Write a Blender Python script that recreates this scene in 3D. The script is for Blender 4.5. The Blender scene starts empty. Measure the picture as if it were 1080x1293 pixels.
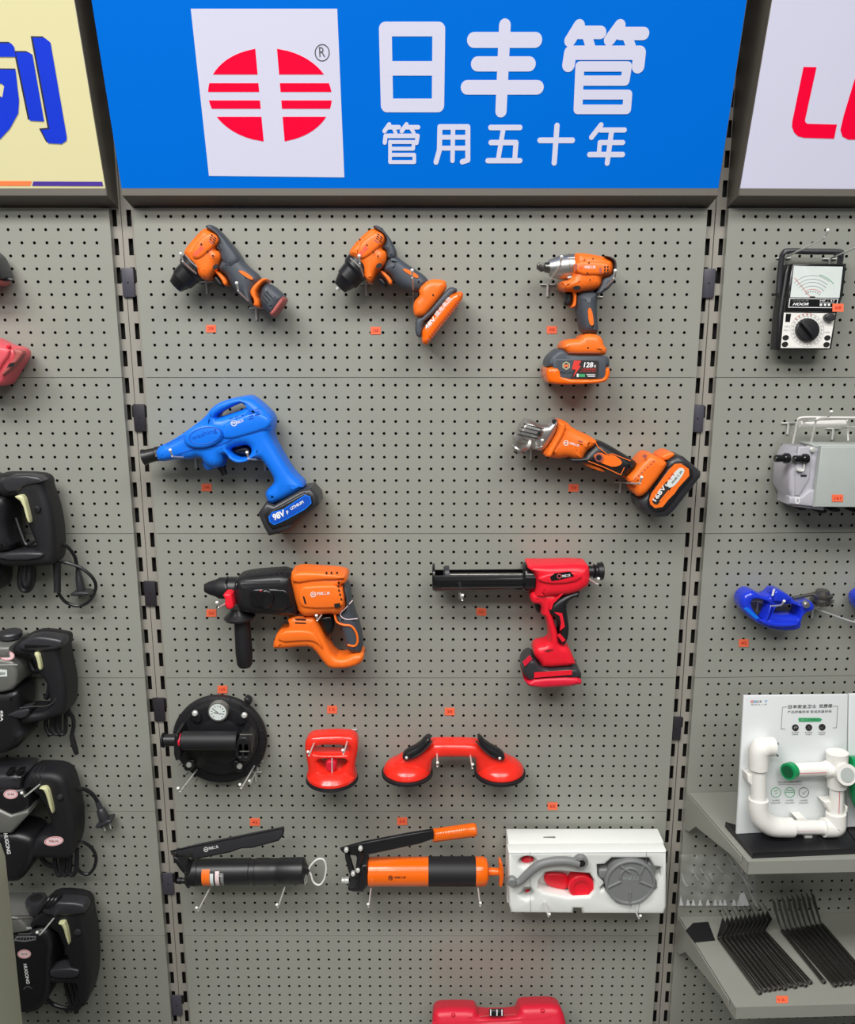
import bpy, bmesh, math, random
from mathutils import Vector as V, Matrix
from mathutils.geometry import delaunay_2d_cdt
SC = bpy.context.scene
COL = SC.collection
random.seed(7)
# ------------------------------------------------------------------ camera, light, exposure
F, TH, D, CZ = 1050.0, 0.2138, 1.5709, 1.55      # focal length in pixels (1080 wide), pitch, distance to the boards, eye height
W, H = 1080.0, 1293.0
cam = bpy.data.objects.new('camera', bpy.data.cameras.new('camera'))
COL.objects.link(cam); SC.camera = cam
cam.data.sensor_fit = 'HORIZONTAL'; cam.data.sensor_width = 36; cam.data.lens = 36*F/W
cam.data.clip_start = .05
cam.location = (0, -D, CZ); cam.rotation_euler = (math.pi/2-TH, 0, 0)
SC.view_settings.view_transform = 'Standard'; SC.view_settings.look = 'None'
SC.view_settings.gamma = 1; SC.view_settings.use_curve_mapping = False
SC.view_settings.exposure = 0.2
wd = bpy.data.worlds.new('world'); SC.world = wd; wd.use_nodes = True
bg = wd.node_tree.nodes['Background']; bg.inputs[0].default_value = (.93, .97, 1, 1); bg.inputs[1].default_value = .12
LIGHTS = []
def ceiling_lamp(x, y, z, sx, sy, power):
    l = bpy.data.lights.new('ceiling_lamp', 'AREA'); l.shape = 'RECTANGLE'; l.size = sx; l.size_y = sy
    l.energy = power; l.color = (1, .99, .97)
    o = bpy.data.objects.new('ceiling_lamp', l); COL.objects.link(o); o.location = (x, y, z)
    LIGHTS.append((x, y, z, sx, sy)); return o
for lx, ly, lp in ((-.95, -1.45, 46), (.75, -1.45, 27), (-.95, -2.5, 34), (.85, -2.5, 26), (-1.4, -6.0, 20), (1.4, -6.0, 20), (-1.4, -9.0, 26), (1.4, -9.0, 26)):
    ceiling_lamp(lx, ly, 2.93, 1.5, .60, lp)

# ------------------------------------------------------------------ materials
def lin(c):
    c /= 255.0
    return c/12.92 if c <= .04045 else ((c+.055)/1.055)**2.4
def rgb(r, g, b): return (lin(r), lin(g), lin(b), 1)
def mat(name, c, rough=.45, metal=0, var=.05, scale=40, bump=0, bscale=400, spec=.5, emit=0, coat=0, trans=0, alpha=1):
    m = bpy.data.materials.new(name); m.use_nodes = True
    nt = m.node_tree; b = nt.nodes['Principled BSDF']
    tc = nt.nodes.new('ShaderNodeTexCoord')
    n = nt.nodes.new('ShaderNodeTexNoise'); n.inputs['Scale'].default_value = scale; n.inputs['Detail'].default_value = 3
    nt.links.new(tc.outputs['Object'], n.inputs['Vector'])
    mx = nt.nodes.new('ShaderNodeMix'); mx.data_type = 'RGBA'
    col = rgb(*c)
    mx.inputs[6].default_value = tuple(max(0, v*(1-var)) for v in col[:3])+(1,)
    mx.inputs[7].default_value = tuple(min(1, v*(1+var)) for v in col[:3])+(1,)
    nt.links.new(n.outputs['Fac'], mx.inputs[0]); nt.links.new(mx.outputs[2], b.inputs['Base Color'])
    b.inputs['Roughness'].default_value = rough; b.inputs['Metallic'].default_value = metal
    b.inputs['Specular IOR Level'].default_value = spec
    if coat: b.inputs['Coat Weight'].default_value = coat
    if trans: b.inputs['Transmission Weight'].default_value = trans
    if alpha < 1: b.inputs['Alpha'].default_value = alpha
    if emit:
        nt.links.new(mx.outputs[2], b.inputs['Emission Color']); b.inputs['Emission Strength'].default_value = emit
    if bump:
        n2 = nt.nodes.new('ShaderNodeTexNoise'); n2.inputs['Scale'].default_value = bscale
        nt.links.new(tc.outputs['Object'], n2.inputs['Vector'])
        bp = nt.nodes.new('ShaderNodeBump'); bp.inputs['Strength'].default_value = bump; bp.inputs['Distance'].default_value = .001
        nt.links.new(n2.outputs['Fac'], bp.inputs['Height']); nt.links.new(bp.outputs['Normal'], b.inputs['Normal'])
    return m
M = dict(
    board=mat('grey_board_paint', (150, 151, 142), .36, var=.03, scale=6, bump=.05, bscale=900),
    post=mat('grey_post_paint', (154, 149, 140), .45, var=.03, scale=8),
    hdr=mat('grey_header_paint', (100, 95, 87), .45, var=.03),
    dark=mat('hollow_dark', (16, 15, 13), .8),
    blue_sign=mat('blue_sign_film', (0, 92, 184), .45, var=.015, scale=2, emit=.42, spec=.05),
    white_sign=mat('white_sign_film', (190, 190, 208), .45, var=.01, scale=2, emit=.3, spec=.15),
    red_sign=mat('red_sign_film', (224, 0, 48), .45, var=.01, scale=2, emit=.32, spec=.15),
    yellow_sign=mat('cream_sign_film', (203, 196, 152), .45, var=.015, scale=2, emit=.28, spec=.15),
    ink_blue=mat('blue_sign_ink', (26, 58, 205), .45, var=.12, scale=9, emit=.12, spec=.15),
    ink_navy=mat('navy_sign_ink', (38, 38, 60), .5, emit=.1),
    ink_orange=mat('orange_sign_ink', (250, 120, 70), .4, emit=.3),
    ink_purple=mat('purple_sign_ink', (70, 50, 140), .4, emit=.3),
    ink_grey=mat('grey_ink', (85, 85, 92), .5),
    orange=mat('orange_plastic', (255, 118, 34), .38, bump=.03),
    orange_glossy=mat('orange_enamel', (250, 108, 10), .22, coat=.3),
    slate=mat('slate_rubber', (70, 76, 84), .5, bump=.05),
    black=mat('black_plastic', (27, 27, 30), .38, bump=.03),
    jet=mat('black_enamel', (20, 20, 22), .2, coat=.3),
    rubber=mat('black_rubber', (25, 24, 28), .55, bump=.05),
    charcoal=mat('charcoal_plastic', (50, 50, 54), .35, bump=.03),
    red=mat('red_plastic', (240, 30, 50), .35, bump=.03),
    red_lacquer=mat('red_lacquer', (245, 48, 34), .25, coat=.3),
    crimson=mat('crimson_plastic', (222, 30, 58), .4, bump=.04),
    salmon=mat('faded_red_plastic', (225, 90, 100), .4),
    brick=mat('dull_red_plastic', (170, 88, 84), .5),
    blue=mat('blue_plastic', (14, 118, 238), .38, bump=.03),
    blue_label=mat('blue_label', (10, 80, 190), .4),
    cobalt=mat('cobalt_enamel', (30, 58, 212), .22, coat=.4),
    silver=mat('cast_silver_metal', (185, 183, 180), .32, metal=.85, var=.12, scale=60, bump=.1, bscale=150),
    chrome=mat('zinc_wire', (216, 217, 213), .3, metal=.25),
    steel=mat('dull_steel', (120, 118, 114), .35, metal=.85, var=.15),
    darksteel=mat('dark_steel', (112, 110, 106), .2, metal=.9, var=.2, scale=80),
    greyplastic=mat('grey_plastic', (128, 130, 130), .42, bump=.04),
    white=mat('white_plastic', (238, 236, 230), .35),
    foam=mat('white_foam', (236, 238, 234), .7, var=.02, bump=.15, bscale=700),
    ivory=mat('white_board_print', (226, 230, 230), .35, var=.02, scale=4),
    tester=mat('pale_grey_enamel', (178, 184, 180), .4),
    tester2=mat('lilac_grey_plastic', (182, 180, 188), .42),
    tag=mat('orange_tag_paper', (255, 116, 78), .6),
    tag_ink=mat('red_tag_ink', (205, 50, 30), .6),
    print_white=mat('white_print', (240, 240, 240), .5),
    print_dark=mat('dark_print', (44, 40, 40), .5),
    print_red=mat('red_print', (225, 60, 50), .5),
    print_green=mat('green_print', (60, 165, 105), .5),
    print_cyan=mat('cyan_print', (60, 165, 225), .5),
    print_pink=mat('pink_print', (225, 175, 185), .5),
    sticker=mat('pale_pink_sticker', (242, 216, 218), .5),
    green=mat('green_plastic', (0, 150, 88), .35),
    darksteel_flat=mat('black_steel_plate', (34, 33, 34), .3, metal=.2, coat=.3),
    castgrey=mat('cast_grey_metal', (128, 128, 124), .42, metal=.4, var=.08, scale=50, bump=.1, bscale=150),
    crease=mat('film_crease', (235, 238, 238), .2, alpha=.30),
    seal=mat('film_seal', (238, 240, 240), .3, alpha=.72),
    green_dark=mat('dark_green_plastic', (0, 84, 48), .5),
    lime=mat('pale_yellow_plastic', (205, 205, 160), .45),
    clip=mat('dark_grey_clip', (72, 70, 80), .45),
    clip_dark=mat('black_clip', (45, 42, 48), .45),
    dial=mat('meter_dial_face', (220, 228, 224), .25, var=.03),
    carton=mat('pale_grey_card', (160, 164, 142), .6, var=.03, scale=5),
    floor=mat('shop_floor_tile', (72, 71, 68), .35, scale=3, var=.06),
    ceiling=mat('white_ceiling', (214, 214, 208), .8, scale=3),
    clear=mat('clear_film', (235, 238, 238), .12, alpha=.11, bump=.6, bscale=35),
    lamp=mat('lamp_diffuser', (255, 252, 245), .5, emit=3.0),
)
# ------------------------------------------------------------------ planes: where a pixel's ray meets a surface of the place
RT = V((1, 0, 0)); UP = V((0, math.sin(TH), math.cos(TH))); FW = V((0, math.cos(TH), -math.sin(TH)))
EYE = V((0, -D, CZ))
def ray(px, py): return (RT*((px-540)/F) - UP*((py-646.5)/F) + FW)
class Plane:
    def __init__(s, o, u, v):
        s.o = V(o); s.u = V(u).normalized(); v = V(v); s.v = (v - s.u*v.dot(s.u)).normalized(); s.n = s.u.cross(s.v)
    def p3(s, px, py):
        r = ray(px, py); t = (s.o-EYE).dot(s.n)/r.dot(s.n); return EYE+r*t
    def p2(s, px, py):
        q = s.p3(px, py)-s.o; return (q.dot(s.u), q.dot(s.v))
    def mat(s, h=0):
        o = s.o+s.n*h
        return Matrix(((s.u.x, s.v.x, s.n.x, o.x), (s.u.y, s.v.y, s.n.y, o.y), (s.u.z, s.v.z, s.n.z, o.z), (0, 0, 0, 1)))
    def off(s, d): return Plane(s.o+s.n*d, s.u, s.v)
FRONT = Plane((0, 0, 0), (1, 0, 0), (0, 0, 1))                 # face of the middle and left boards
YAW = math.radians(2)                                          # the right-hand bay is turned a little
RIGHT = Plane((.5402, 0, 0), (math.cos(YAW), math.sin(YAW), 0), (0, 0, 1))
def mpp(p): return (V(p)-EYE).dot(FW)/F                         # metres per pixel at a point
FULL = (0, 0, 1)
BASE = [FRONT]                                                  # current wall plane
def px(K, x, y): return (K[0]+x/K[2], K[1]+y/K[2])
def P(K, x, y, d): return BASE[0].off(d).p3(*px(K, x, y))
# ------------------------------------------------------------------ object helpers
ORG = {}
def link(name, me, m, T=None, sharp=35):
    o = bpy.data.objects.new(name, me)
    if m is not None and not me.materials: me.materials.append(M[m] if isinstance(m, str) else m)
    if sharp:
        me.polygons.foreach_set('use_smooth', [True]*len(me.polygons)); me.set_sharp_from_angle(angle=math.radians(sharp))
    if T is not None:
        org = ORG[T]; me.transform(Matrix.Translation(-org)); o.parent = T; ORG[o] = org
    COL.objects.link(o); return o
def recenter(o):
    me = o.data; vs = [v.co for v in me.vertices]
    c = V(((min(v.x for v in vs)+max(v.x for v in vs))/2, (min(v.y for v in vs)+max(v.y for v in vs))/2, min(v.z for v in vs)))
    me.transform(Matrix.Translation(-c)); o.location = c; ORG[o] = c
def props(o, label, cat, group=None, kind=None):
    o['label'] = label; o['category'] = cat
    if group: o['group'] = group
    if kind: o['kind'] = kind
    return o
def thing(name, label, cat, loc, group=None):
    o = bpy.data.objects.new(name, None); COL.objects.link(o); o.empty_display_size = .02
    o.location = loc; ORG[o] = V(loc); return props(o, label, cat, group)
def struct(name, me, m):
    o = link(name, me, m); o['kind'] = 'structure'; return o
def chaikin(pts, n):
    for _ in range(n):
        q = []
        for i in range(len(pts)):
            a, b = pts[i], pts[(i+1) % len(pts)]
            q.append((a[0]*.75+b[0]*.25, a[1]*.75+b[1]*.25)); q.append((a[0]*.25+b[0]*.75, a[1]*.25+b[1]*.75))
        pts = q
    return pts
def area2(p): return sum(p[i][0]*p[(i+1) % len(p)][1]-p[(i+1) % len(p)][0]*p[i][1] for i in range(len(p)))/2
def flat_mesh(loops, half, bev, res=3):
    """closed solid over a 2-D outline (with holes); rim rounded by bev, never more than the local half-width"""
    bev = min(bev, half*.98); L = []
    for k, p in enumerate(loops):
        q = []
        for c in p:
            if not q or (abs(c[0]-q[-1][0])+abs(c[1]-q[-1][1])) > 2e-5: q.append(c)
        if (abs(q[0][0]-q[-1][0])+abs(q[0][1]-q[-1][1])) < 2e-5: q.pop()
        if (area2(q) > 0) == (k > 0): q = q[::-1]
        L.append(q)
    edges = [(p[i], p[(i+1) % len(p)]) for p in L for i in range(len(p))]
    nor, lim = [], []
    for p in L:
        n = len(p); N = []; Q = []
        for i in range(n):
            a, b, c = p[i-1], p[i], p[(i+1) % n]
            d1 = (b[0]-a[0], b[1]-a[1]); d2 = (c[0]-b[0], c[1]-b[1]); l1 = math.hypot(*d1) or 1; l2 = math.hypot(*d2) or 1
            x, y = -(d1[1]/l1+d2[1]/l2), d1[0]/l1+d2[0]/l2; l = math.hypot(x, y) or 1; x /= l; y /= l
            m = min(1.35, 1/max(.3, abs(-d1[1]/l1*x+d1[0]/l1*y)))
            N.append((x*m, y*m))
            w = 1e9
            if bev > 0:
                for e, f in edges:
                    if e is b or f is b: continue
                    ex, ey = f[0]-e[0], f[1]-e[1]; den = x*ey-y*ex
                    if abs(den) < 1e-12: continue
                    t = ((e[0]-b[0])*ey-(e[1]-b[1])*ex)/den; u = ((e[0]-b[0])*y-(e[1]-b[1])*x)/den
                    if t > 1e-6 and -.02 <= u <= 1.02: w = min(w, t)
            Q.append(min(bev, w*.40/m))
        for _ in range(3): Q = [min(Q[i], (Q[i-1]+2*Q[i]+Q[(i+1) % n])/4) for i in range(n)]
        nor.append(N); lim.append(Q)
    vs, fs = [], []
    steps = [(1-math.cos(t), math.sin(t)) for t in [math.pi/2*k/res for k in range(res+1)]] if bev > 1e-6 else [(0, 0)]
    rings = []
    for side in (-1, 1):
        seq = steps if side > 0 else steps[::-1]
        for o, z in seq: rings.append((o, side*(half-bev+bev*z)))
    idx = []
    for li, p in enumerate(L):
        n = len(p); R = []
        for o, z in rings:
            R.append(len(vs))
            for i in range(n): vs.append((p[i][0]+nor[li][i][0]*lim[li][i]*o, p[i][1]+nor[li][i][1]*lim[li][i]*o, z))
        for k in range(len(rings)-1):
            for i in range(n): j = (i+1) % n; fs.append((R[k]+i, R[k]+j, R[k+1]+j, R[k+1]+i))
        idx.append(R)
    pts = [V(q) for p in L for q in p]; ed = []; n0 = 0
    for p in L: ed += [(n0+i, n0+(i+1) % len(p)) for i in range(len(p))]; n0 += len(p)
    vo, _, tri, ov, _, _ = delaunay_2d_cdt(pts, ed, [], 0, 1e-7)
    def inside(x, y):
        c = False
        for e, f in edges:
            if (e[1] > y) != (f[1] > y) and x < (f[0]-e[0])*(y-e[1])/(f[1]-e[1])+e[0]: c = not c
        return c
    tri = [t for t in tri if inside(sum(vo[i].x for i in t)/3, sum(vo[i].y for i in t)/3)]
    for k in (0, -1):
        flat = [idx[li][k]+i for li, p in enumerate(L) for i in range(len(p))]
        for t in tri:
            q = [flat[ov[i][0]] if ov[i] else None for i in t]
            if None not in q and len(set(q)) == 3: fs.append(tuple(q))
    me = bpy.data.meshes.new('solid'); me.from_pydata(vs, [], fs)
    bm = bmesh.new(); bm.from_mesh(me); bmesh.ops.recalc_face_normals(bm, faces=bm.faces); bm.to_mesh(me); bm.free()
    return me
def slab(name, m, K, pts, d0, d1, bev=.003, sm=1, holes=(), T=None, du=None, res=3, plane=None):
    """a rounded solid with the traced outline, from depth d0 to d1 in front of the wall plane"""
    base = plane or BASE[0]
    pl = base.off((d0+d1)/2 if du is None else du); mid = base.off((d0+d1)/2)
    loops = []
    for lp in [pts]+list(holes):
        lp = chaikin([tuple(q) for q in lp], sm) if sm else lp
        loops.append([pl.p2(*px(K, *q)) for q in lp])
    me = flat_mesh(loops, max((d1-d0)/2, 1e-5), bev, res); me.transform(mid.mat())
    return link(name, me, m, T, 40)
def decal(name, m, K, pts, d, sm=0, holes=(), T=None, plane=None, th=.0004):
    return slab(name, m, K, pts, d, d+th, 0, sm, holes, T, du=d, plane=plane)
def ell(x, y, rx, ry=None, n=28, rot=0):
    ry = rx if ry is None else ry; c, s = math.cos(rot), math.sin(rot)
    return [(x+rx*math.cos(t)*c-ry*math.sin(t)*s, y+rx*math.cos(t)*s+ry*math.sin(t)*c) for t in [2*math.pi*i/n for i in range(n)]]
def rect(x0, y0, x1, y1): return [(x0, y0), (x1, y0), (x1, y1), (x0, y1)]
def spline3(pts, k=6):
    pts = [V(p) for p in pts]; out = []
    for i in range(len(pts)-1):
        p0 = pts[max(i-1, 0)]; p1 = pts[i]; p2 = pts[i+1]; p3 = pts[min(i+2, len(pts)-1)]
        for j in range(k):
            t = j/k
            out.append(.5*((2*p1)+(p2-p0)*t+(2*p0-5*p1+4*p2-p3)*t*t+(3*p1-p0-3*p2+p3)*t**3))
    out.append(pts[-1]); return out
def tube_mesh(bm, pts, radii, n=14, cap=True, closed=False):
    pts = [V(p) for p in pts]; k = len(pts)
    if not hasattr(radii, '__len__'): radii = [radii]*k
    tan = []
    for i in range(k):
        a = pts[(i-1) % k] if closed else pts[max(i-1, 0)]; b = pts[(i+1) % k] if closed else pts[min(i+1, k-1)]
        t = b-a
        tan.append(t.normalized() if t.length > 1e-9 else (tan[-1] if tan else V((0, 0, 1))))
    nn = tan[0].orthogonal().normalized(); rings = []
    for i in range(k):
        if i:
            q = tan[i-1].rotation_difference(tan[i]); nn = (q @ nn); nn = (nn-tan[i]*nn.dot(tan[i])).normalized()
        bn = tan[i].cross(nn)
        rings.append([bm.verts.new(pts[i]+(nn*math.cos(2*math.pi*j/n)+bn*math.sin(2*math.pi*j/n))*max(radii[i], 1e-5)) for j in range(n)])
    for i in range(k if closed else k-1):
        a, b = rings[i], rings[(i+1) % k]
        for j in range(n): bm.faces.new((a[j], a[(j+1) % n], b[(j+1) % n], b[j]))
    if cap and not closed:
        bm.faces.new(rings[0][::-1]); bm.faces.new(rings[-1])
def bm_obj(name, bm, m, T=None, sharp=38):
    bmesh.ops.recalc_face_normals(bm, faces=bm.faces)
    me = bpy.data.meshes.new(name); bm.to_mesh(me); bm.free(); return link(name, me, m, T, sharp)
def tube(name, m, pts, r, T=None, n=12, k=6, closed=False):
    """pts are 3-D points; a smooth round tube"""
    bm = bmesh.new()
    if closed:
        q = [V(p) for p in pts]; s = spline3([q[-1]]+q+[q[0], q[1]], k); s = s[k:-k-1]
        tube_mesh(bm, s, r, n, closed=True)
    else:
        s = spline3(pts, k) if k > 1 else [V(p) for p in pts]
        if hasattr(r, '__len__'):
            rr = []
            for i in range(len(s)):
                t = i/(len(s)-1)*(len(r)-1); a = min(int(t), len(r)-2); rr.append(r[a]+(r[a+1]-r[a])*(t-a))
            r = rr
        tube_mesh(bm, s, r, n)
    return bm_obj(name, bm, m, T)
def wire(name, m, K, pts, r, T=None, n=8, k=6, closed=False):
    return tube(name, m, [P(K, *p) for p in pts], r, T, n, k, closed)
def lathe(name, m, a, b, prof, T=None, n=36):
    """solid of revolution about a->b (3-D); prof = [(t along, radius m)]"""
    bm = bmesh.new(); a = V(a); b = V(b)
    tube_mesh(bm, [a+(b-a)*t for t, r in prof], [r for t, r in prof], n)
    # tube_mesh smooths directions, the axis is straight so rings stay perpendicular
    return bm_obj(name, bm, m, T, 32)
def lathe_px(name, m, K, p, q, prof, d, T=None, d2=None, n=36):
    a = P(K, *p, d); b = P(K, *q, d if d2 is None else d2); s = mpp((a+b)/2)/K[2]
    return lathe(name, m, a, b, [(t, r*s) for t, r in prof], T, n)
def disc_out(name, m, K, c, prof, T=None, n=40):
    """revolved about the wall normal through pixel c; prof = [(depth, radius in crop px)]"""
    ref = prof[-1][0]; o = P(K, *c, ref); s = mpp(o)/K[2]; nr = BASE[0].n
    o0 = o-nr*ref
    bm = bmesh.new(); pts = [o0+nr*(d+i*1e-6) for i, (d, r) in enumerate(prof)]
    # build rings by hand so radius steps stay sharp
    u, v = BASE[0].u, BASE[0].v; rings = []
    for (d, r), p in zip(prof, pts): rings.append([bm.verts.new(p+(u*math.cos(2*math.pi*j/n)+v*math.sin(2*math.pi*j/n))*max(r*s, 1e-5)) for j in range(n)])
    for i in range(len(rings)-1):
        for j in range(n): bm.faces.new((rings[i][j], rings[i][(j+1) % n], rings[i+1][(j+1) % n], rings[i+1][j]))
    bm.faces.new(rings[0][::-1]); bm.faces.new(rings[-1])
    return bm_obj(name, bm, m, T, 32)
def lathe_z(name, m, c, prof, T=None, n=40, sy=1.0):
    """revolved about a vertical axis at 3-D point c; prof = [(z offset, radius)]"""
    bm = bmesh.new(); rings = []
    for z, r in prof: rings.append([bm.verts.new((c[0]+math.cos(2*math.pi*j/n)*max(r, 1e-5), c[1]+sy*math.sin(2*math.pi*j/n)*max(r, 1e-5), c[2]+z)) for j in range(n)])
    for i in range(len(rings)-1):
        for j in range(n): bm.faces.new((rings[i][j], rings[i][(j+1) % n], rings[i+1][(j+1) % n], rings[i+1][j]))
    bm.faces.new(rings[0][::-1]); bm.faces.new(rings[-1])
    return bm_obj(name, bm, m, T, 32)
def box_bm(bm, c, s, mt=None, bev=0):
    r = bmesh.ops.create_cube(bm, size=1); vs = r['verts']
    bmesh.ops.scale(bm, vec=s, verts=vs)
    if bev:
        es = list({e for v in vs for e in v.link_edges}); rr = bmesh.ops.bevel(bm, geom=es, offset=bev, segments=2, affect='EDGES', profile=.5); vs = list({v for f in rr['faces'] for v in f.verts} | {v for v in vs if v.is_valid})
    bmesh.ops.translate(bm, vec=c, verts=vs)
    if mt is not None: bmesh.ops.transform(bm, matrix=mt, verts=vs)
def box(name, m, c, s, T=None, bev=.002, mt=None):
    bm = bmesh.new(); box_bm(bm, c, s, mt, bev); return bm_obj(name, bm, m, T, 40)
def text(name, m, K, s, a, b, h, d, T=None, bold=0, shear=0, plane=None, th=.0003):
    cu = bpy.data.curves.new('t', 'FONT'); cu.body = s; cu.size = 1; cu.shear = shear; cu.offset = bold; cu.resolution_u = 3
    o = bpy.data.objects.new('t', cu); me = bpy.data.meshes.new_from_object(o); bpy.data.objects.remove(o); bpy.data.curves.remove(cu)
    xs = [v.co.x for v in me.vertices]; ys = [v.co.y for v in me.vertices]
    x0, x1, y0, y1 = min(xs), max(xs), min(ys), max(ys)
    pl = (plane or BASE[0]).off(d+th)
    A = pl.p3(*px(K, *a)); B = pl.p3(*px(K, *b)); u = (B-A); L = u.length; u.normalize(); v = pl.n.cross(u)
    hh = h/K[2]*mpp(A)
    sx = L/(x1-x0); sy = hh/(y1-y0)
    for q in me.vertices: q.co = A+u*((q.co.x-x0)*sx)+v*((q.co.y-y0)*sy)
    return link(name, me, m, T, 0)
def stroke(bm, pl, pts, w, h):
    """round-ended brush strokes on plane pl; pts in 2-D plane units"""
    k = [0]
    def face(q):
        k[0] += 1; hh = h+k[0]*2e-6
        bm.faces.new([bm.verts.new(pl.o+pl.u*x+pl.v*y+pl.n*hh) for x, y in q])
    for i in range(len(pts)-1):
        (x0, y0), (x1, y1) = pts[i], pts[i+1]; L = math.hypot(x1-x0, y1-y0)
        if L < 1e-9: continue
        nx, ny = -(y1-y0)/L*w/2, (x1-x0)/L*w/2
        face([(x0-nx, y0-ny), (x1-nx, y1-ny), (x1+nx, y1+ny), (x0+nx, y0+ny)])
    for x, y in pts: face([(x+w/2*math.cos(2*math.pi*j/18), y+w/2*math.sin(2*math.pi*j/18)) for j in range(18)])
def strokes(name, m, K, lines, pl, h, T=None):
    bm = bmesh.new()
    for i, (w, pts) in enumerate(lines):
        q = [pl.p2(*px(K, *p)) for p in pts]; s = mpp(pl.p3(*px(K, *pts[0])))/K[2]
        stroke(bm, pl, q, w*s, h+i*4e-5)
    me = bpy.data.meshes.new(name); bm.to_mesh(me); bm.free(); return link(name, me, m, T, 0)
def lines_on(name, m, K, segs, w, d, T=None, plane=None):
    """thin printed lines or grooves: list of polylines in crop px"""
    pl = (plane or BASE[0]).off(d); return strokes(name, m, K, [(w, s) for s in segs], pl, .0002, T)
# ------------------------------------------------------------------ room
def plane_mesh(x0, x1, y0, y1, z):
    me = bpy.data.meshes.new('p'); me.from_pydata([(x0, y0, z), (x1, y0, z), (x1, y1, z), (x0, y1, z)], [], [(0, 1, 2, 3)]); return me
def box_mesh(c, s):
    bm = bmesh.new(); box_bm(bm, c, s); me = bpy.data.meshes.new('b'); bm.to_mesh(me); bm.free(); return me
struct('floor', box_mesh((0, -5.0, -.02), (9, 12, .04)), 'floor')
struct('ceiling', box_mesh((0, -5.0, 3.02), (9, 12, .04)), 'ceiling')
struct('wall_back', box_mesh((0, .35, 1.5), (9, .06, 3)), 'ceiling')
for i, (x, y, z, sx, sy) in enumerate(LIGHTS):
    T = thing('ceiling_light', 'rectangular white ceiling light over the aisle, %s row, %s side' % (['first', 'second', 'third', 'fourth'][i//2], ['left', 'right'][i % 2]), 'ceiling light', (x, y, z), 'ceiling lights above the aisle')
    box('housing', 'white', (x, y, z+.045), (sx+.06, sy+.06, .05), T)
Z0 = 1.4659                                                    # seam below the topmost boards
ZT = [Z0+.3-.3*i for i in range(7)]                            # board tops; each board 0.3 m tall
def XF(x, y): return FRONT.p3(x, y).x
XL, XR = XF(168, 273), XF(893.3, 273)
def pegboard(name, label, s0, s1, c0, pitch, ncol, top, pl, nrow=13, hgt=.3, extra=0):
    """perforated sheet: real holes with a dark backing; s is along pl.u"""
    g = .0006; z1 = top-g; z0 = top-hgt+g; r = .0029; rp = .3/13.25
    rows = [top-.0142-rp*i for i in range(nrow)]
    if extra: z1 += extra
    cols = [c0+pitch*i for i in range(ncol)]
    xs = [s0]+[(cols[i]+cols[i+1])/2 for i in range(ncol-1)]+[s1]
    xs[0] = s0; zs = [z1]+[(rows[i]+rows[i+1])/2 for i in range(nrow-1)]+[z0]
    vs = []; fs = []
    def w(s, z, h): p = pl.o+pl.u*s+pl.n*h; return (p.x, p.y, z)
    for i in range(ncol):
        for j in range(nrow):
            x, z = cols[i], rows[j]; a, b, t, u = xs[i], xs[i+1], zs[j], zs[j+1]
            k = len(vs); mx, mz = x, z
            outer = [(b, mz), (b, t), (mx, t), (a, t), (a, mz), (a, u), (mx, u), (b, u)]
            for q in outer: vs.append(w(*q, 0))
            for e in range(8): vs.append(w(x+r*math.cos(e*math.pi/4), z+r*math.sin(e*math.pi/4), 0))
            for e in range(8): vs.append(w(x+r*math.cos(e*math.pi/4), z+r*math.sin(e*math.pi/4), -.0005))
            for e in range(8):
                f = (e+1) % 8
                fs.append((k+e, k+f, k+8+f, k+8+e)); fs.append((k+8+e, k+8+f, k+16+f, k+16+e))
    k = len(vs); dp = -.014; e = .0012                           # folded rims
    cs = [(s0, z0), (s1, z0), (s1, z1), (s0, z1)]
    for q in cs: vs.append(w(*q, 0))
    for q in cs: vs.append(w(*q, dp))
    for a in range(4): b = (a+1) % 4; fs.append((k+a, k+4+a, k+4+b, k+b))
    me = bpy.data.meshes.new(name); me.from_pydata(vs, [], fs)
    bm = bmesh.new(); bm.from_mesh(me); bmesh.ops.remove_doubles(bm, verts=bm.verts, dist=2e-5); bmesh.ops.recalc_face_normals(bm, faces=bm.faces)
    me2 = bpy.data.meshes.new(name); bm.to_mesh(me2); bm.free()
    c = pl.o+pl.u*((s0+s1)/2); T = thing(name, label, 'pegboard', (c.x, c.y, z0), 'perforated back panels of the shelving bays')
    o = link('perforated_sheet', me2, 'board', T, 0)
    # dark hollow behind the holes
    bk = bpy.data.meshes.new('bk'); bk.from_pydata([w(s0+.001, z0+.001, -.012), w(s1-.001, z0+.001, -.012), w(s1-.001, z1-.001, -.012), w(s0+.001, z1-.001, -.012)], [], [(0, 1, 2, 3)])
    link('backing', bk, 'dark', T, 0)
    return T
midl = ['behind the two drills and the impact wrench', 'behind the blue washer gun and the angle grinder', 'behind the rotary hammer and the red caulking gun', 'behind the three suction lifters', 'behind the two grease guns', 'above the red toolbox, lowest of the middle bay']
c0 = XF(184.4, 273); pit = (XF(873.8, 273)-c0)/44
for i in range(6): pegboard('pegboard', 'grey perforated panel '+midl[i], XL, XR, c0, pit, 45, ZT[i], FRONT, extra=0 if i == 0 else 0)
leftl = ['in left bay under the cream sign, behind the faded red tool', 'in left bay second from top, under the faded red tool', 'in left bay behind the uppermost black demolition hammer', 'in left bay behind the second black demolition hammer', 'in left bay behind the third black demolition hammer', 'in left bay behind the lowest black demolition hammer']
xe = XF(138, 273); ce = XF(119.7, 273)
for i in range(6): pegboard('pegboard', 'grey perforated panel '+leftl[i], ce-.0226*22-.0226, xe, ce-.0226*22, .0226, 23, ZT[i], FRONT, extra=0 if i == 0 else 0)
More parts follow.
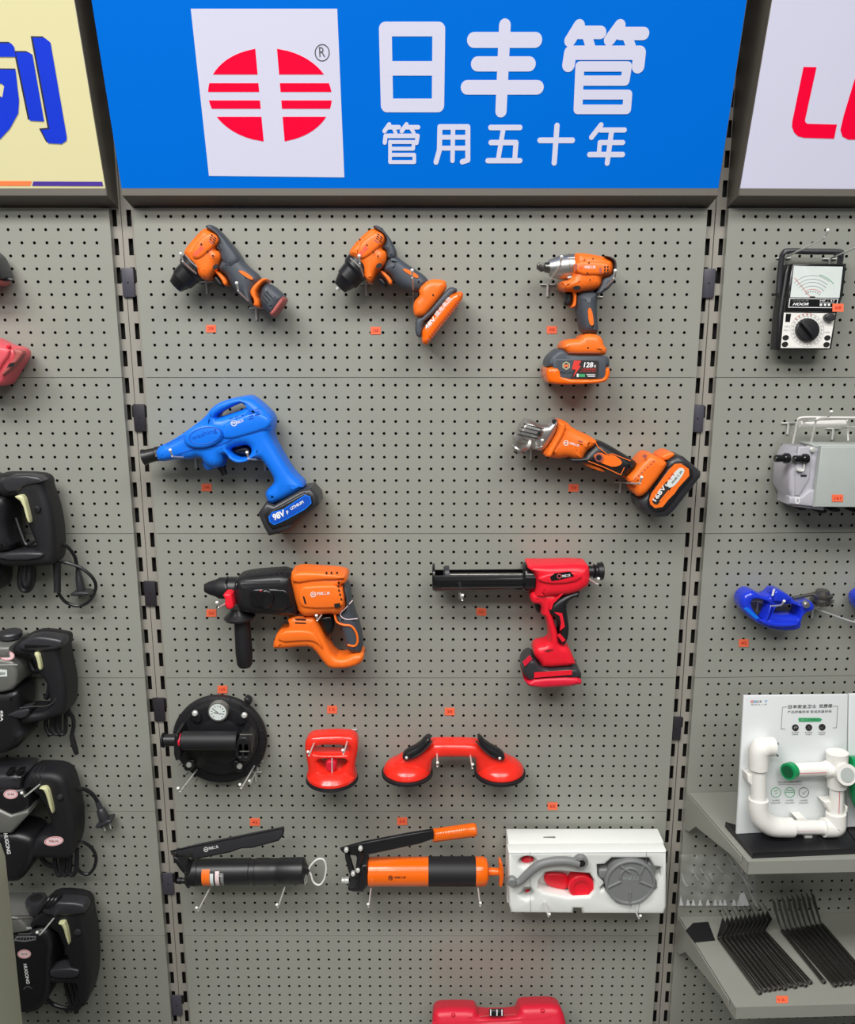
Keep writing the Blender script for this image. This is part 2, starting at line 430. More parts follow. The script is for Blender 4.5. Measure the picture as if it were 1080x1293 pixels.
rightl = ['in right bay behind the analog multimeter', 'in right bay behind the pale grey tester', 'in right bay behind the blue pipe cutter', 'in right bay behind the white pipe display board', 'in right bay between the two grey shelves', 'in right bay lowest, under the bent steel bars']
cr = RIGHT.p2(939.4, 276)[0]
for i in range(6): pegboard('pegboard', 'grey perforated panel '+rightl[i], 0, cr+.0217*22+.02, cr, .0217, 23, ZT[i], RIGHT, extra=0 if i == 0 else 0)
# slotted uprights, two side by side between neighbouring bays
def upright(label, xa, xb, xs, z0=0, z1=2.25, ph=0.0):
    """post from xa to xb with a slot column centred at xs"""
    T = thing('upright_post', label, 'shelf upright', ((xa+xb)/2, .03, z0), 'slotted uprights between the bays')
    y = .012; sw, sh = .0043, .0145; vs = []; fs = []
    def q(x0, x1, a, b, yy=y):
        k = len(vs); vs.extend([(x0, yy, a), (x1, yy, a), (x1, yy, b), (x0, yy, b)]); fs.append((k, k+1, k+2, k+3))
    q(xa, xs-sw, z0, z1); q(xs+sw, xb, z0, z1)
    zz = z0
    n = int((z1-Z0)/.05)
    cs = sorted([Z0-.0005+.05*k+ph for k in range(-31, 20)])
    cs = [c for c in cs if z0+.03 < c < z1-.03]
    for c in cs:
        q(xs-sw, xs+sw, zz, c-sh)
        for sx, in ((xs-sw,), (xs+sw,)):
            k = len(vs); vs.extend([(sx, y, c-sh), (sx, y+.003, c-sh), (sx, y+.003, c+sh), (sx, y, c+sh)]); fs.append((k, k+1, k+2, k+3))
        zz = c+sh
    q(xs-sw, xs+sw, zz, z1)
    for x in (xa, xb):
        k = len(vs); vs.extend([(x, y, z0), (x, .07, z0), (x, .07, z1), (x, y, z1)]); fs.append((k, k+1, k+2, k+3))
    me = bpy.data.meshes.new('slotted_face'); me.from_pydata(vs, [], fs); link('slotted_face', me, 'post', T, 0)
    box('hollow', 'dark', ((xa+xb)/2, .045, (z0+z1)/2), (xb-xa-.002, .04, z1-z0), T, 0)
PB = FRONT.off(-.012)
def XP(x, y): return PB.p3(x, y).x
xl_mid = XP(153.5, 280); xr_mid = XP(903, 280)
upright('grey slotted upright left of the seam beside the cream sign', xl_mid-.034, xl_mid-.0006, XP(144.8, 280), ph=-.015)
upright('grey slotted upright right of the seam beside the two drills', xl_mid+.0006, xl_mid+.034, XP(163.3, 280), ph=-.015)
upright('grey slotted upright just right of the angle grinder battery', xr_mid-.034, xr_mid-.0008, XP(895.5, 280), ph=-.015)
upright('grey slotted upright along the right bay edge beside the multimeter', xr_mid+.0008, xr_mid+.0235, XP(912.8, 280), ph=-.015)
def clip(label, x, y, m, small=True):
    c = FRONT.p3(x-1, y); T = thing('connector_clip', label, 'clip', (c.x, c.y, c.z-.028), 'clips joining the uprights')
    box('plate', m, (c.x, .0085, c.z), (.0225, .004, .052), T, .0015)
    box('hook_tab', 'dark', (c.x, .0125, c.z+.012), (.030, .004, .022), T, .001)
    disc = lathe('rivet', 'dark', (c.x, .0066, c.z), (c.x, .0060, c.z), [(0, .0018), (1, .0015)], T, 12)
for lab, x, y, m in (('dark grey connector clip level with the compact drill', 161, 356.5, 'clip'), ('dark clip just above the nozzle of the blue washer gun', 175.5, 528, 'clip_dark'),
                     ('black clip left of the rotary hammer', 189, 751, 'clip_dark'), ('black clip left of the big gauge suction lifter', 200.5, 898, 'clip_dark'),
                     ('dark clip left of the black grease gun', 212, 1119, 'clip'), ('lowest dark clip on the left uprights below the grease gun', 223, 1273, 'clip'),
                     ('grey connector clip right of the impact wrench', 898, 357.5, 'clip'), ('grey clip right of the angle grinder', 884, 529, 'clip'),
                     ('black clip left of the white pipe display board', 856, 922, 'clip_dark')): clip(lab, x, y, m)
# ------------------------------------------------------------------ lit header signs
def header(label, base, s0, s1, face, parts):
    zb0, zb, db, zt, dt = 1.7808, 1.7926, .0414, 2.0618, .115
    k = (dt-db)/(zt-zb); zt2 = 2.2; dt2 = db+k*(zt2-zb)
    pt = lambda s, d, z: base.o+base.u*s+base.n*d+V((0, 0, z))
    o = pt((s0+s1)/2, 0, zb0); T = thing('header_sign', label, 'sign', o, 'signs above the shelving bays')
    T_ = T
    def sheet(name, m, quads):
        me = bpy.data.meshes.new(name); vs = []; fs = []
        for q in quads: n = len(vs); vs += [tuple(pt(*c)) for c in q]; fs.append(tuple(range(n, n+len(q))))
        me.from_pydata(vs, [], fs); bm = bmesh.new(); bm.from_mesh(me); bmesh.ops.remove_doubles(bm, verts=bm.verts, dist=1e-6); bmesh.ops.recalc_face_normals(bm, faces=bm.faces)
        bmesh.ops.solidify(bm, geom=bm.faces[:], thickness=.0012); bm.to_mesh(me); bm.free(); return link(name, me, m, T, 0)
    sheet('end_panel', 'hdr', [[(s0, -.01, zb0-.0135), (s0, db, zb0), (s0, db, zb), (s0, dt2, zt2), (s0, -.01, zt2)]])
    sheet('end_panel', 'hdr', [[(s1, -.01, zb0-.0135), (s1, db, zb0), (s1, db, zb), (s1, dt2, zt2), (s1, -.01, zt2)]])
    sheet('bottom_panel', 'hdr', [[(s0, -.01, zb0-.0135), (s1, -.01, zb0-.0135), (s1, db, zb0), (s0, db, zb0)]])
    sheet('lower_lip', 'hdr', [[(s0, db+.0013, zb0), (s1, db+.0013, zb0), (s1, db+.0013, zb), (s0, db+.0013, zb)]])
    sheet('top_panel', 'hdr', [[(s0, -.01, zt2), (s1, -.01, zt2), (s1, dt2, zt2), (s0, dt2, zt2)]])
    FP = Plane(pt(0, db+.0014, zb), base.u, base.n*k+V((0, 0, 1)))
    L = (zt2-zb)*math.sqrt(1+k*k); me = bpy.data.meshes.new('sign_face')
    me.from_pydata([tuple(FP.o+FP.u*s+FP.v*v) for s, v in ((s0, 0), (s1, 0), (s1, L), (s0, L))], [], [(0, 1, 2, 3)])
    fo = link('sign_face', me, face, T, 0)
    return T, FP, fo
T, FP, _ = header('blue lit sign with white Chinese lettering and a red emblem on a white square', FRONT, -.0132-.5175, -.0132+.5175, 'blue_sign', None)
decal('emblem_card', 'white_sign', FULL, [(241, 11), (426, 11), (435, 224), (264, 222)], .0004, plane=FP, T=T)
K = (0, 0, 2); EM = T
def half_disc(side, y0, y1, n):
    cx = lambda y: 682+(y-240)*.07; ys = [y0+(y1-y0)*i/n for i in range(n+1)]
    arc = [(cx(y)+side*156*math.sqrt(max(0, 1-((y-240)/118.5)**2)), y) for y in ys]
    inn = (lambda y: 645+(y-125)*.0913) if side < 0 else (lambda y: 700+(y-125)*.0826)
    arc = [(min(x, inn(y)) if side < 0 else max(x, inn(y)), y) for x, y in arc]
    return arc+[(inn(y1), y1), (inn(y0), y0)]
for side in (-1, 1):
    for y0, y1, n in ((123, 188, 12), (210, 232, 3), (253.5, 274.5, 3), (295, 357, 12)): decal('emblem', 'red_sign', K, half_disc(side, y0, y1, n), .001, plane=FP, T=T)
decal('registered_mark', 'ink_grey', K, ell(814, 133, 19, 22), .001, holes=[ell(814, 133, 16.5, 19.5)], plane=FP, T=T)
text('registered_letter', 'ink_grey', K, 'R', (807, 144), (822, 144), 22, .001, T, plane=FP)
K = (460, 10, 2.842)
LET = ([
    (46, [(76, 76), (268, 76), (265, 350), (82, 350), (76, 76)]), (46, [(80, 217), (266, 217)]),
    (50, [(394, 115), (614, 115)]), (48, [(407, 201), (592, 201)]), (47, [(370, 285), (621, 285)]), (42, [(505, 62), (491, 371)]),
    (40, [(772, 63), (738, 118)]), (42, [(772, 88), (848, 88)]), (34, [(800, 100), (812, 140)]), (40, [(918, 63), (880, 115)]), (42, [(920, 92), (1002, 92)]), (34, [(945, 105), (958, 140)]),
    (45, [(733, 205), (740, 161), (988, 161), (983, 210)]), (32, [(774, 210), (767, 364), (942, 364), (946, 311), (772, 311)]), (33, [(774, 210), (944, 210), (936, 261), (774, 261)])], [
    (15, [(90, 418), (73, 442)]), (15, [(88, 428), (125, 428)]), (13, [(105, 430), (113, 448)]), (15, [(152, 418), (135, 442)]), (15, [(152, 428), (194, 428)]), (13, [(168, 432), (178, 448)]),
    (15, [(74, 483), (77, 459), (192, 459), (188, 484)]), (13, [(93, 480), (93, 553), (180, 553), (180, 527), (95, 527)]), (13, [(93, 481), (178, 481), (176, 505), (95, 505)]),
    (18, [(258, 553), (270, 510), (272, 427), (372, 427), (372, 546), (352, 552)]), (16, [(272, 464), (372, 464)]), (16, [(270, 503), (372, 503)]), (16, [(319, 430), (317, 548)]),
    (18, [(454, 429), (559, 429)]), (17, [(500, 430), (480, 548)]), (18, [(455, 483), (545, 483), (540, 548)]), (18, [(444, 548), (559, 548)]),
    (19, [(631, 475), (747, 475)]), (19, [(692, 422), (682, 556)]),
    (18, [(850, 420), (816, 464)]), (17, [(848, 438), (934, 438)]), (17, [(846, 483), (928, 483)]), (16, [(846, 483), (842, 525)]), (18, [(809, 526), (927, 526)]), (18, [(888, 440), (872, 557)])])
for rows, cuts in ((LET[0], (310, 680)), (LET[1], (225, 415, 595, 780))):
    for k in range(len(cuts)+1):
        strokes('lettering', 'white_sign', K, [q for q in rows if sum(min(p[0] for p in q[1]) > c for c in cuts) == k], FP, .0009, T)
T, FP, _ = header('cream lit sign with one large blue Chinese character and orange stripe', FRONT, -.5585-1.035, -.5585, 'yellow_sign', None)
K = (0, 20, 5.619)
blobs = [[(225, 150), (310, 152), (350, 185), (465, 850), (465, 880), (430, 905), (335, 900), (285, 805), (345, 800)], [(105, 255), (190, 255), (222, 270), (305, 745), (205, 740)],
         [(-260, 190), (70, 190), (92, 215), (105, 287), (-260, 287)]]
ring = [(-260, 378), (110, 382), (135, 600), (130, 690), (70, 800), (0, 876), (-260, 960)]
hole = [(-200, 480), (20, 480), (38, 500), (24, 582), (-20, 560), (-120, 640)]
for b in blobs: decal('lettering_shade', 'ink_navy', K, [(x-7, y-6) for x, y in b], .0004, plane=FP, T=T)
for b in blobs: decal('lettering', 'ink_blue', K, [(x+8, y+4) for x, y in b], .001, plane=FP, T=T)
decal('lettering_shade', 'ink_navy', K, [(x-2, y-8) for x, y in ring], .0004, plane=FP, T=T, holes=[hole])
decal('lettering', 'ink_blue', K, ring, .001, plane=FP, T=T, holes=[[(x-8, y) for x, y in hole]])
decal('orange_stripe', 'ink_orange', K, [(-300, 1172), (225, 1172), (215, 1205), (-300, 1205)], .0005, plane=FP, T=T)
decal('purple_stripe', 'ink_purple', K, [(237, 1175), (725, 1177), (732, 1208), (228, 1206)], .0005, plane=FP, T=T)
T, FP, _ = header('white lit sign with bold red slanted letters over the right bay', RIGHT, .0005, 1.0355, 'white_sign', None)
K = (960, 40, 7.183)
decal('lettering', 'red_sign', K, [(395, 320), (512, 322), (408, 800), (412, 822), (430, 835), (697, 842), (672, 970), (400, 962), (345, 948), (308, 912), (290, 860), (294, 810)], .0005, plane=FP, T=T)
decal('lettering', 'red_sign', K, [(890, 330), (1400, 335), (1375, 455), (990, 450), (962, 575), (1300, 580), (1275, 690), (935, 690), (905, 845), (1290, 850), (1265, 985), (800, 978), (748, 950), (730, 890), (760, 760)], .0005, plane=FP, T=T)
# ------------------------------------------------------------------ hanging hooks and price tags
def hook(label, base=None, tip=None, wall=None, L=.155, rise=.035):
    """single-prong steel hook: crossbar, down stub, long prong with an upturned tip"""
    w = wall or FRONT
    if base: b = w.p3(*base)
    else: t = w.off(L).p3(*tip); b = t-w.n*L-V((0, 0, rise))
    b = b+w.n*.003; u, n, z = w.u, w.n, V((0, 0, 1))
    T = thing('peg_hook', label, 'peg hook', b-z*.021, 'steel peg hooks on the perforated panels')
    tube('crossbar', 'chrome', [b-u*.0125-n*.006, b-u*.0125, b+u*.0125, b+u*.0125-n*.006], .0014, T, 8, 1)
    tube('brace', 'chrome', [b, b-z*.004+n*.0008, b-z*.021-n*.0005], .0023, T, 8, 1)
    tube('prong', 'chrome', [b, b+n*.05+z*rise*.22, b+n*(L-.02)+z*rise*.62, b+n*(L-.012)+z*rise*.74, b+n*(L-.003)+z*rise], .0016, T, 8, 4)
    e = b+n*(L-.003)+z*rise
    lathe('tip', 'white', e-n*.002-z*.002, e+n*.001+z*.003, [(0, .0018), (.4, .0028), (.8, .0026), (1, .001)], T, 10)
    return T
def price_tag(label, x, y, digits='', plane=None, d=.0006, w=12.5, h=9.5, slant=0):
    pl = plane or FRONT
    o = slab('price_tag', 'tag', FULL, [(x-w/2, y-h/2+slant), (x+w/2, y-h/2-slant), (x+w/2, y+h/2-slant), (x-w/2, y+h/2+slant)], d, d+.0006, 0, 0, plane=pl)
    recenter(o); props(o, label, 'price tag', 'small orange price tags')
    if digits:
        text('digits', 'tag_ink', FULL, digits, (x-w*.28, y+h*.2+slant*.6), (x+w*.28, y+h*.2-slant*.6), h*.42, d+.0007, o, bold=.01, plane=pl)
    return o
def logo(K, T, c, r, a, b, h, d, m='print_white', s='明威工具', plane=None):
    decal('emblem', m, K, ell(*c, r), d, holes=[ell(c[0], c[1], r*.78)], T=T, plane=plane)
    text('emblem_letter', m, K, 'M', (c[0]-r*.5, c[1]+r*.42), (c[0]+r*.5, c[1]+r*.42), r*.85, d, T, .02, plane=plane)
    text('lettering', m, K, s, a, b, h, d, T, .012, plane=plane)
def spot(name, m, K, pts, d, T, th=.0012): return decal(name, m, K, pts, d, T=T, th=th)
def base_at(K, x, y, d): return P(K, x, y, d)

# ------------------------------------------------------------------ compact orange drill (no battery foot)
K = (180, 260, 4.909)
T = thing('cordless_drill', 'compact orange and slate cordless drill with slim red-ended battery in its grip', 'drill', base_at(K, 810, 685, .045))
slab('motor_housing', 'orange', K, [(272, 305), (278, 272), (345, 195), (398, 138), (440, 160), (487, 195), (487, 240), (465, 272), (500, 285), (508, 330), (480, 372), (472, 410), (440, 445), (408, 470), (365, 442), (345, 400), (300, 350)], .018, .076, .016, 2, T=T, res=5)
slab('housing_shell', 'orange', K, [(330, 240), (420, 162), (470, 185), (482, 225), (450, 262), (360, 345), (310, 322)], .05, .080, .006, 2, T=T)
slab('rear_cap', 'slate', K, [(396, 140), (435, 119), (470, 142), (600, 290), (628, 360), (560, 420), (500, 340), (495, 285), (462, 272), (492, 235), (490, 192)], .018, .074, .012, 2, T=T)
slab('grip', 'slate', K, [(500, 330), (545, 300), (600, 290), (640, 362), (752, 448), (700, 520), (690, 590), (705, 632), (640, 585), (590, 535), (545, 470), (530, 432), (475, 400)], .02, .072, .018, 2, T=T, res=5)
decal('grip_inlay', 'orange', K, [(590, 402), (622, 400), (682, 440), (686, 462), (645, 444)], .0720, 1, T=T, th=.001)
slab('battery', 'slate', K, [(745, 495), (785, 470), (885, 553), (892, 585), (822, 683), (790, 668), (735, 615), (735, 560)], .022, .072, .016, 2, T=T, res=5)
slab('battery_collar', 'orange', K, [(725, 475), (765, 448), (794, 462), (752, 490), (716, 542), (746, 600), (736, 636), (700, 625), (710, 590), (680, 545), (692, 510)], .019, .0765, .01, 1, T=T)
slab('battery_end', 'brick', K, [(872, 560), (893, 568), (895, 595), (828, 687), (798, 682), (800, 655)], .024, .070, .012, 1, T=T)
lines_on('battery_grooves', 'black', K, [[(740, 560), (775, 600)], [(755, 545), (790, 585)], [(770, 530), (805, 570)], [(730, 575), (760, 610)]], 5, .0725, T)
lathe_px('clutch_ring', 'black', K, (350, 352), (296, 410), [(0, 84), (.1, 95), (.75, 95), (1, 80)], .047, T)
lathe_px('chuck', 'black', K, (300, 406), (205, 497), [(0, 76), (.55, 72), (.6, 66), (1, 46)], .047, T)
lines_on('collar_line', 'silver', K, [[(268, 306), (300, 345), (338, 378)]], 7, .079, T)
slab('trigger', 'black', K, [(438, 442), (465, 424), (500, 462), (517, 495), (492, 512), (462, 492)], .034, .06, .008, 1, T=T)
slab('trigger_guard', 'orange', K, [(462, 412), (485, 408), (537, 462), (537, 496), (518, 497), (502, 460)], .028, .068, .005, 1, T=T)
spot('direction_switch', 'black', K, ell(455, 378, 20, 13, rot=-.6), .0755, T, .003)
for i in range(6): spot('vent_slot', 'dark', K, [(q[0]+(i % 2)*18-(i//2)*4, q[1]+(i % 2)*15+(i//2)*13-4) for q in [(425, 178), (440, 190), (437, 196), (422, 184)]], .0801, T, .0003)
spot('vent_panel', 'brick', K, [(415, 212), (440, 232), (435, 240), (410, 220)], .0801, T, .0003)
for q in ((365, 238), (405, 285), (437, 310)): spot('screw', 'dark', K, ell(*q, 6, 7), .0802, T, .0004)
text('embossed_mark', 'salmon', K, '明威', (330, 318), (384, 262), 26, .0803, T)
hook('steel peg hook holding up the chuck of the compact drill', base=(261, 356)); hook('steel peg hook under the battery grip of the compact drill', base=(324, 389))

# ------------------------------------------------------------------ orange drill with battery foot
K = (400, 260, 4.909)
T = thing('cordless_drill', 'orange cordless drill with a wide tilted battery reading 48V at its foot', 'drill', base_at(K, 680, 860, .045))
slab('motor_housing', 'orange', K, [(203, 310), (213, 270), (290, 185), (350, 140), (395, 162), (433, 195), (428, 240), (402, 268), (438, 285), (443, 325), (427, 367), (380, 412), (357, 450), (335, 487), (305, 465), (292, 400), (255, 345)], .018, .076, .016, 2, T=T, res=5)
slab('housing_shell', 'orange', K, [(265, 235), (370, 158), (415, 178), (425, 215), (395, 258), (300, 340), (250, 320)], .05, .080, .006, 2, T=T)
slab('rear_cap', 'slate', K, [(345, 140), (372, 124), (415, 148), (487, 250), (502, 318), (470, 352), (440, 330), (438, 285), (402, 268), (432, 235), (434, 192)], .018, .074, .012, 2, T=T)
slab('grip', 'slate', K, [(438, 335), (470, 290), (503, 318), (560, 363), (705, 455), (680, 520), (630, 545), (540, 522), (480, 472), (465, 440), (410, 400)], .02, .072, .018, 2, T=T, res=5)
decal('grip_inlay', 'orange', K, [(528, 395), (552, 387), (627, 425), (632, 447), (608, 445)], .0720, 1, T=T, th=.001)
slab('battery_foot', 'orange', K, [(695, 458), (790, 462), (806, 490), (803, 522), (690, 662), (662, 690), (610, 692), (597, 640), (607, 590), (640, 560), (632, 520)], .012, .082, .012, 1, T=T, res=4)
slab('battery_rail', 'slate', K, [(800, 527), (830, 503), (878, 522), (842, 560), (692, 702), (662, 722), (656, 790), (640, 822), (612, 795), (612, 700), (668, 690)], .014, .080, .008, 1, T=T)
slab('battery', 'orange_glossy', K, [(652, 772), (680, 733), (820, 558), (850, 547), (885, 533), (908, 545), (898, 592), (722, 812), (682, 868), (652, 850), (652, 815)], .008, .086, .012, 1, T=T, res=4)
text('lettering', 'print_white', K, '48V', (684, 768), (742, 700), 26, .0862, T, .03)
text('lettering', 'print_white', K, '锂电电池', (748, 690), (838, 578), 28, .0862, T, .01)
lines_on('grip_ribs', 'brick', K, [[(700+i*11.2, 800-i*14.2), (722+i*11.2, 815-i*14.2)] for i in range(16)], 3, .0862, T)
lathe_px('clutch_ring', 'black', K, (285, 350), (232, 408), [(0, 84), (.1, 93), (.75, 93), (1, 80)], .047, T)
lathe_px('chuck', 'black', K, (236, 404), (143, 507), [(0, 78), (.5, 74), (.55, 66), (1, 44)], .047, T)
lathe_px('chuck_nose', 'chrome', K, (146, 503), (124, 518), [(0, 16), (1, 12)], .052, T, n=14)
lines_on('collar_line', 'silver', K, [[(210, 325), (245, 355), (282, 395)]], 7, .079, T)
slab('trigger', 'black', K, [(368, 457), (400, 433), (442, 480), (430, 512), (398, 490)], .034, .06, .008, 1, T=T)
slab('trigger_guard', 'orange', K, [(393, 412), (412, 403), (467, 455), (472, 487), (452, 492), (438, 460)], .028, .068, .005, 1, T=T)
spot('direction_switch', 'black', K, ell(388, 372, 20, 15, rot=-.6), .0755, T, .003)
for i in range(6): spot('vent_slot', 'dark', K, [(q[0]+(i % 2)*18-(i//2)*4, q[1]+(i % 2)*14+(i//2)*13-4) for q in [(378, 174), (392, 184), (389, 190), (375, 180)]], .0801, T, .0003)
spot('vent_panel', 'brick', K, [(362, 206), (388, 226), (382, 234), (358, 214)], .0801, T, .0003)
for q in ((268, 210), (312, 243), (352, 287), (380, 312)): spot('screw', 'dark', K, ell(*q, 5, 7), .0802, T, .0004)
spot('screw', 'dark', K, ell(722, 552, 6), .0822, T, .0004); spot('screw', 'brick', K, ell(690, 828, 7), .0862, T, .0004)
text('embossed_mark', 'salmon', K, '明威', (272, 318), (322, 262), 26, .0803, T)
hook('steel peg hook under the chuck of the drill marked 48V', base=(462.7, 358.5)); hook('steel peg hook at the battery foot of the drill marked 48V', base=(522.6, 374.7))

# ------------------------------------------------------------------ impact wrench
K = (650, 300, 5.4)
T = thing('impact_wrench', 'orange impact wrench with silver nose and battery reading 128 at its foot', 'impact wrench', base_at(K, 410, 995, .05))
slab('motor_housing', 'orange', K, [(392, 118), (430, 107), (560, 125), (642, 150), (662, 180), (657, 240), (632, 270), (585, 282), (578, 325), (555, 357), (440, 373), (410, 380), (310, 366), (297, 320), (308, 300), (385, 292)], .018, .082, .018, 2, T=T, res=5)
slab('housing_shell', 'orange', K, [(400, 160), (560, 165), (640, 178), (650, 225), (620, 262), (400, 262)], .05, .086, .006, 1, T=T)
slab('rear_cap', 'slate', K, [(580, 130), (650, 143), (673, 175), (672, 260), (642, 340), (560, 395), (540, 385), (572, 335), (586, 284), (634, 270), (659, 240), (664, 180), (640, 152)], .02, .0835, .006, 1, T=T)
lathe_px('gear_case', 'silver', K, (405, 198), (235, 206), [(0, 86), (.25, 90), (.3, 84), (.6, 80), (.85, 62), (1, 56)], .05, T)
for y0 in (140, 272): lathe_px('bolt_boss', 'silver', K, (430, y0), (360, y0+2), [(0, 12), (.7, 12), (1, 9)], .066, T, n=14)
lathe_px('nose_ring', 'darksteel', K, (238, 204), (205, 203), [(0, 40), (.4, 36), (1, 34)], .05, T)
slab('square_drive', 'darksteel', K, [(208, 178), (160, 172), (150, 190), (152, 214), (180, 235), (208, 228)], .042, .058, .002, 0, T=T)
slab('trigger_guard', 'orange', K, [(375, 355), (415, 372), (413, 440), (410, 472), (382, 482), (374, 474), (392, 450), (392, 400)], .032, .068, .006, 1, T=T)
slab('trigger', 'black', K, [(335, 372), (390, 368), (394, 410), (385, 465), (350, 468), (330, 455), (345, 420)], .036, .062, .008, 1, T=T)
spot('direction_switch', 'dark', K, ell(425, 343, 27, 15), .0815, T, .0012)
slab('grip', 'slate', K, [(415, 380), (540, 368), (560, 400), (552, 470), (556, 560), (565, 660), (500, 665), (448, 650), (425, 540), (415, 470)], .022, .078, .02, 1, T=T, res=5)
decal('grip_inlay', 'orange', K, [(498, 480), (525, 482), (543, 585), (525, 606), (505, 575)], .0782, 1, T=T, th=.001)
slab('battery_foot', 'orange', K, [(300, 748), (325, 705), (380, 690), (430, 692), (442, 668), (480, 654), (545, 660), (580, 690), (588, 735), (608, 750), (605, 790), (580, 802), (350, 800), (325, 770)], .014, .088, .012, 1, T=T, res=4)
slab('battery_upper', 'slate', K, [(300, 755), (335, 775), (352, 798), (600, 800), (622, 822), (622, 890), (205, 890), (212, 825), (262, 775)], .012, .088, .008, 1, T=T)
slab('battery', 'orange_glossy', K, [(196, 885), (240, 876), (290, 880), (300, 955), (560, 960), (585, 935), (590, 880), (622, 880), (622, 940), (585, 985), (380, 996), (215, 992), (197, 950)], .010, .092, .008, 1, T=T, res=4)
slab('battery_core', 'slate', K, [(240, 820), (600, 815), (600, 960), (245, 965)], .02, .0895, .004, 0, T=T)
decal('label', 'slate', K, rect(294, 838, 420, 955), .0896, T=T)
decal('label', 'print_dark', K, [(420, 836), (568, 840), (575, 850), (572, 945), (560, 958), (385, 955)], .0897, T=T)
decal('lightning_mark', 'print_red', K, [(405, 838), (455, 840), (438, 870), (452, 878), (398, 952), (418, 900), (390, 898)], .0902, T=T)
text('lettering', 'print_white', K, '128', (470, 886), (536, 886), 36, .0902, T, .03, shear=.15); text('lettering', 'print_white', K, '锂', (538, 886), (555, 886), 18, .0902, T)
text('lettering', 'print_red', K, '大容量锂电池', (455, 904), (556, 904), 13, .0902, T)
text('lettering', 'print_red', K, 'LITHIUM BATTERY', (450, 917), (556, 917), 8, .0902, T)
decal('green_mark', 'print_green', K, rect(440, 930, 480, 950), .0902, T=T); decal('green_mark', 'print_white', K, rect(424, 928, 437, 950), .0902, T=T)
for y0 in (931, 943): decal('white_bar', 'print_white', K, rect(490 if y0 < 940 else 498, y0, 550, y0+5), .0902, T=T)
decal('emblem', 'lime', K, ell(352, 873, 28, n=6, rot=.52), .0901, holes=[ell(352, 873, 22, n=6, rot=.52)], T=T); text('emblem_letter', 'ink_orange', K, 'M', (338, 884), (366, 884), 20, .0902, T, .03)
text('lettering', 'print_dark', K, '明威工具', (308, 928), (388, 928), 16, .0902, T)
decal('badge', 'brick', K, rect(412, 180, 425, 220), .0862, T=T)
text('lettering', 'ink_orange', K, 'M', (432, 215), (472, 215), 30, .0862, T, .03); text('lettering', 'print_white', K, '明威工具', (478, 212), (552, 212), 20, .0862, T, .015)
for i in range(6): spot('vent_slot', 'dark', K, [(612+(i % 2)*20, 195+(i//2)*20), (622+(i % 2)*20, 193+(i//2)*20), (620+(i % 2)*20, 207+(i//2)*20), (610+(i % 2)*20, 209+(i//2)*20)], .0861, T, .0003)
spot('vent_panel', 'brick', K, rect(578, 205, 594, 240), .0861, T, .0003)
for q in ((508, 172), (498, 243), (515, 288), (535, 145)): spot('screw', 'dark', K, ell(*q, 5, 6), .0862, T, .0004)
spot('screw', 'dark', K, ell(501, 752, 6), .0882, T, .0004); lines_on('foot_groove', 'brick', K, [[(365, 783), (575, 783)]], 5, .0882, T)
hook('steel peg hook looping up in front of the silver nose of the impact wrench', base=(691.7, 359.5)); hook('steel peg hook behind the grip of the impact wrench', base=(752.4, 375))

# ------------------------------------------------------------------ blue washer gun
K = (160, 480, 4.0)
T = thing('pressure_washer_gun', 'bright blue cordless pressure washer gun with black nozzle and battery marked 98V', 'washer gun', base_at(K, 800, 765, .05))
slab('body', 'blue', K, [(166, 335), (240, 300), (300, 262), (380, 204), (410, 178), (450, 128), (500, 98), (612, 76), (642, 80), (700, 128), (752, 182), (752, 235), (737, 275), (802, 395), (852, 470), (898, 510), (903, 537), (762, 612), (728, 610), (713, 582), (711, 550), (757, 510), (747, 470), (692, 390), (664, 384), (620, 404), (580, 411), (545, 397), (505, 357), (502, 410), (470, 437), (440, 435), (408, 412), (385, 378), (340, 395), (280, 390), (190, 406), (168, 385)],
     .018, .088, .018, 1, holes=[[(464, 187), (480, 160), (590, 108), (606, 118), (622, 136), (500, 178)], [(530, 347), (552, 330), (616, 318), (641, 333), (641, 365), (616, 385), (572, 386)]], T=T, res=5)
slab('side_panel', 'blue', K, [(500, 215), (560, 190), (660, 150), (735, 190), (735, 235), (650, 265), (520, 300), (480, 280)], .06, .0915, .006, 1, T=T)
slab('side_badge', 'blue', K, ell(400, 280, 102, 58, rot=-.2), .06, .096, .006, 0, T=T)
slab('badge_ring', 'blue_label', K, ell(400, 280, 85, 44, rot=-.2), .09, .0963, .001, 0, holes=[ell(400, 280, 78, 38, rot=-.2)], T=T)
text('embossed_lettering', 'blue_label', K, 'washing', (335, 310), (460, 268), 30, .0962, T)
lathe_px('nozzle', 'black', K, (175, 368), (86, 390), [(0, 36), (.25, 38), (.3, 34), (.8, 36), (1, 42)], .05, T)
spot('nozzle_slot', 'silver', K, [(143, 372), (162, 366), (165, 382), (146, 388)], .0785, T, .001)
lathe_px('inlet_collar', 'blue', K, (440, 400), (452, 440), [(0, 62), (.7, 58), (1, 50)], .05, T)
lathe_px('inlet', 'black', K, (475, 425), (495, 478), [(0, 22), (.4, 22), (.45, 17), (1, 16)], .05, T, n=18)
slab('trigger', 'black', K, [(538, 350), (600, 326), (636, 342), (634, 370), (600, 372), (560, 368)], .036, .066, .006, 1, T=T)
slab('battery', 'charcoal', K, [(680, 655), (722, 598), (762, 612), (890, 538), (942, 528), (978, 570), (983, 612), (902, 682), (842, 742), (733, 767), (708, 722)], .012, .088, .010, 0, T=T, res=4)
slab('battery_bevel', 'black', K, [(700, 672), (738, 650), (900, 562), (940, 585), (945, 625), (850, 715), (742, 750), (715, 720)], .07, .0915, .004, 0, T=T)
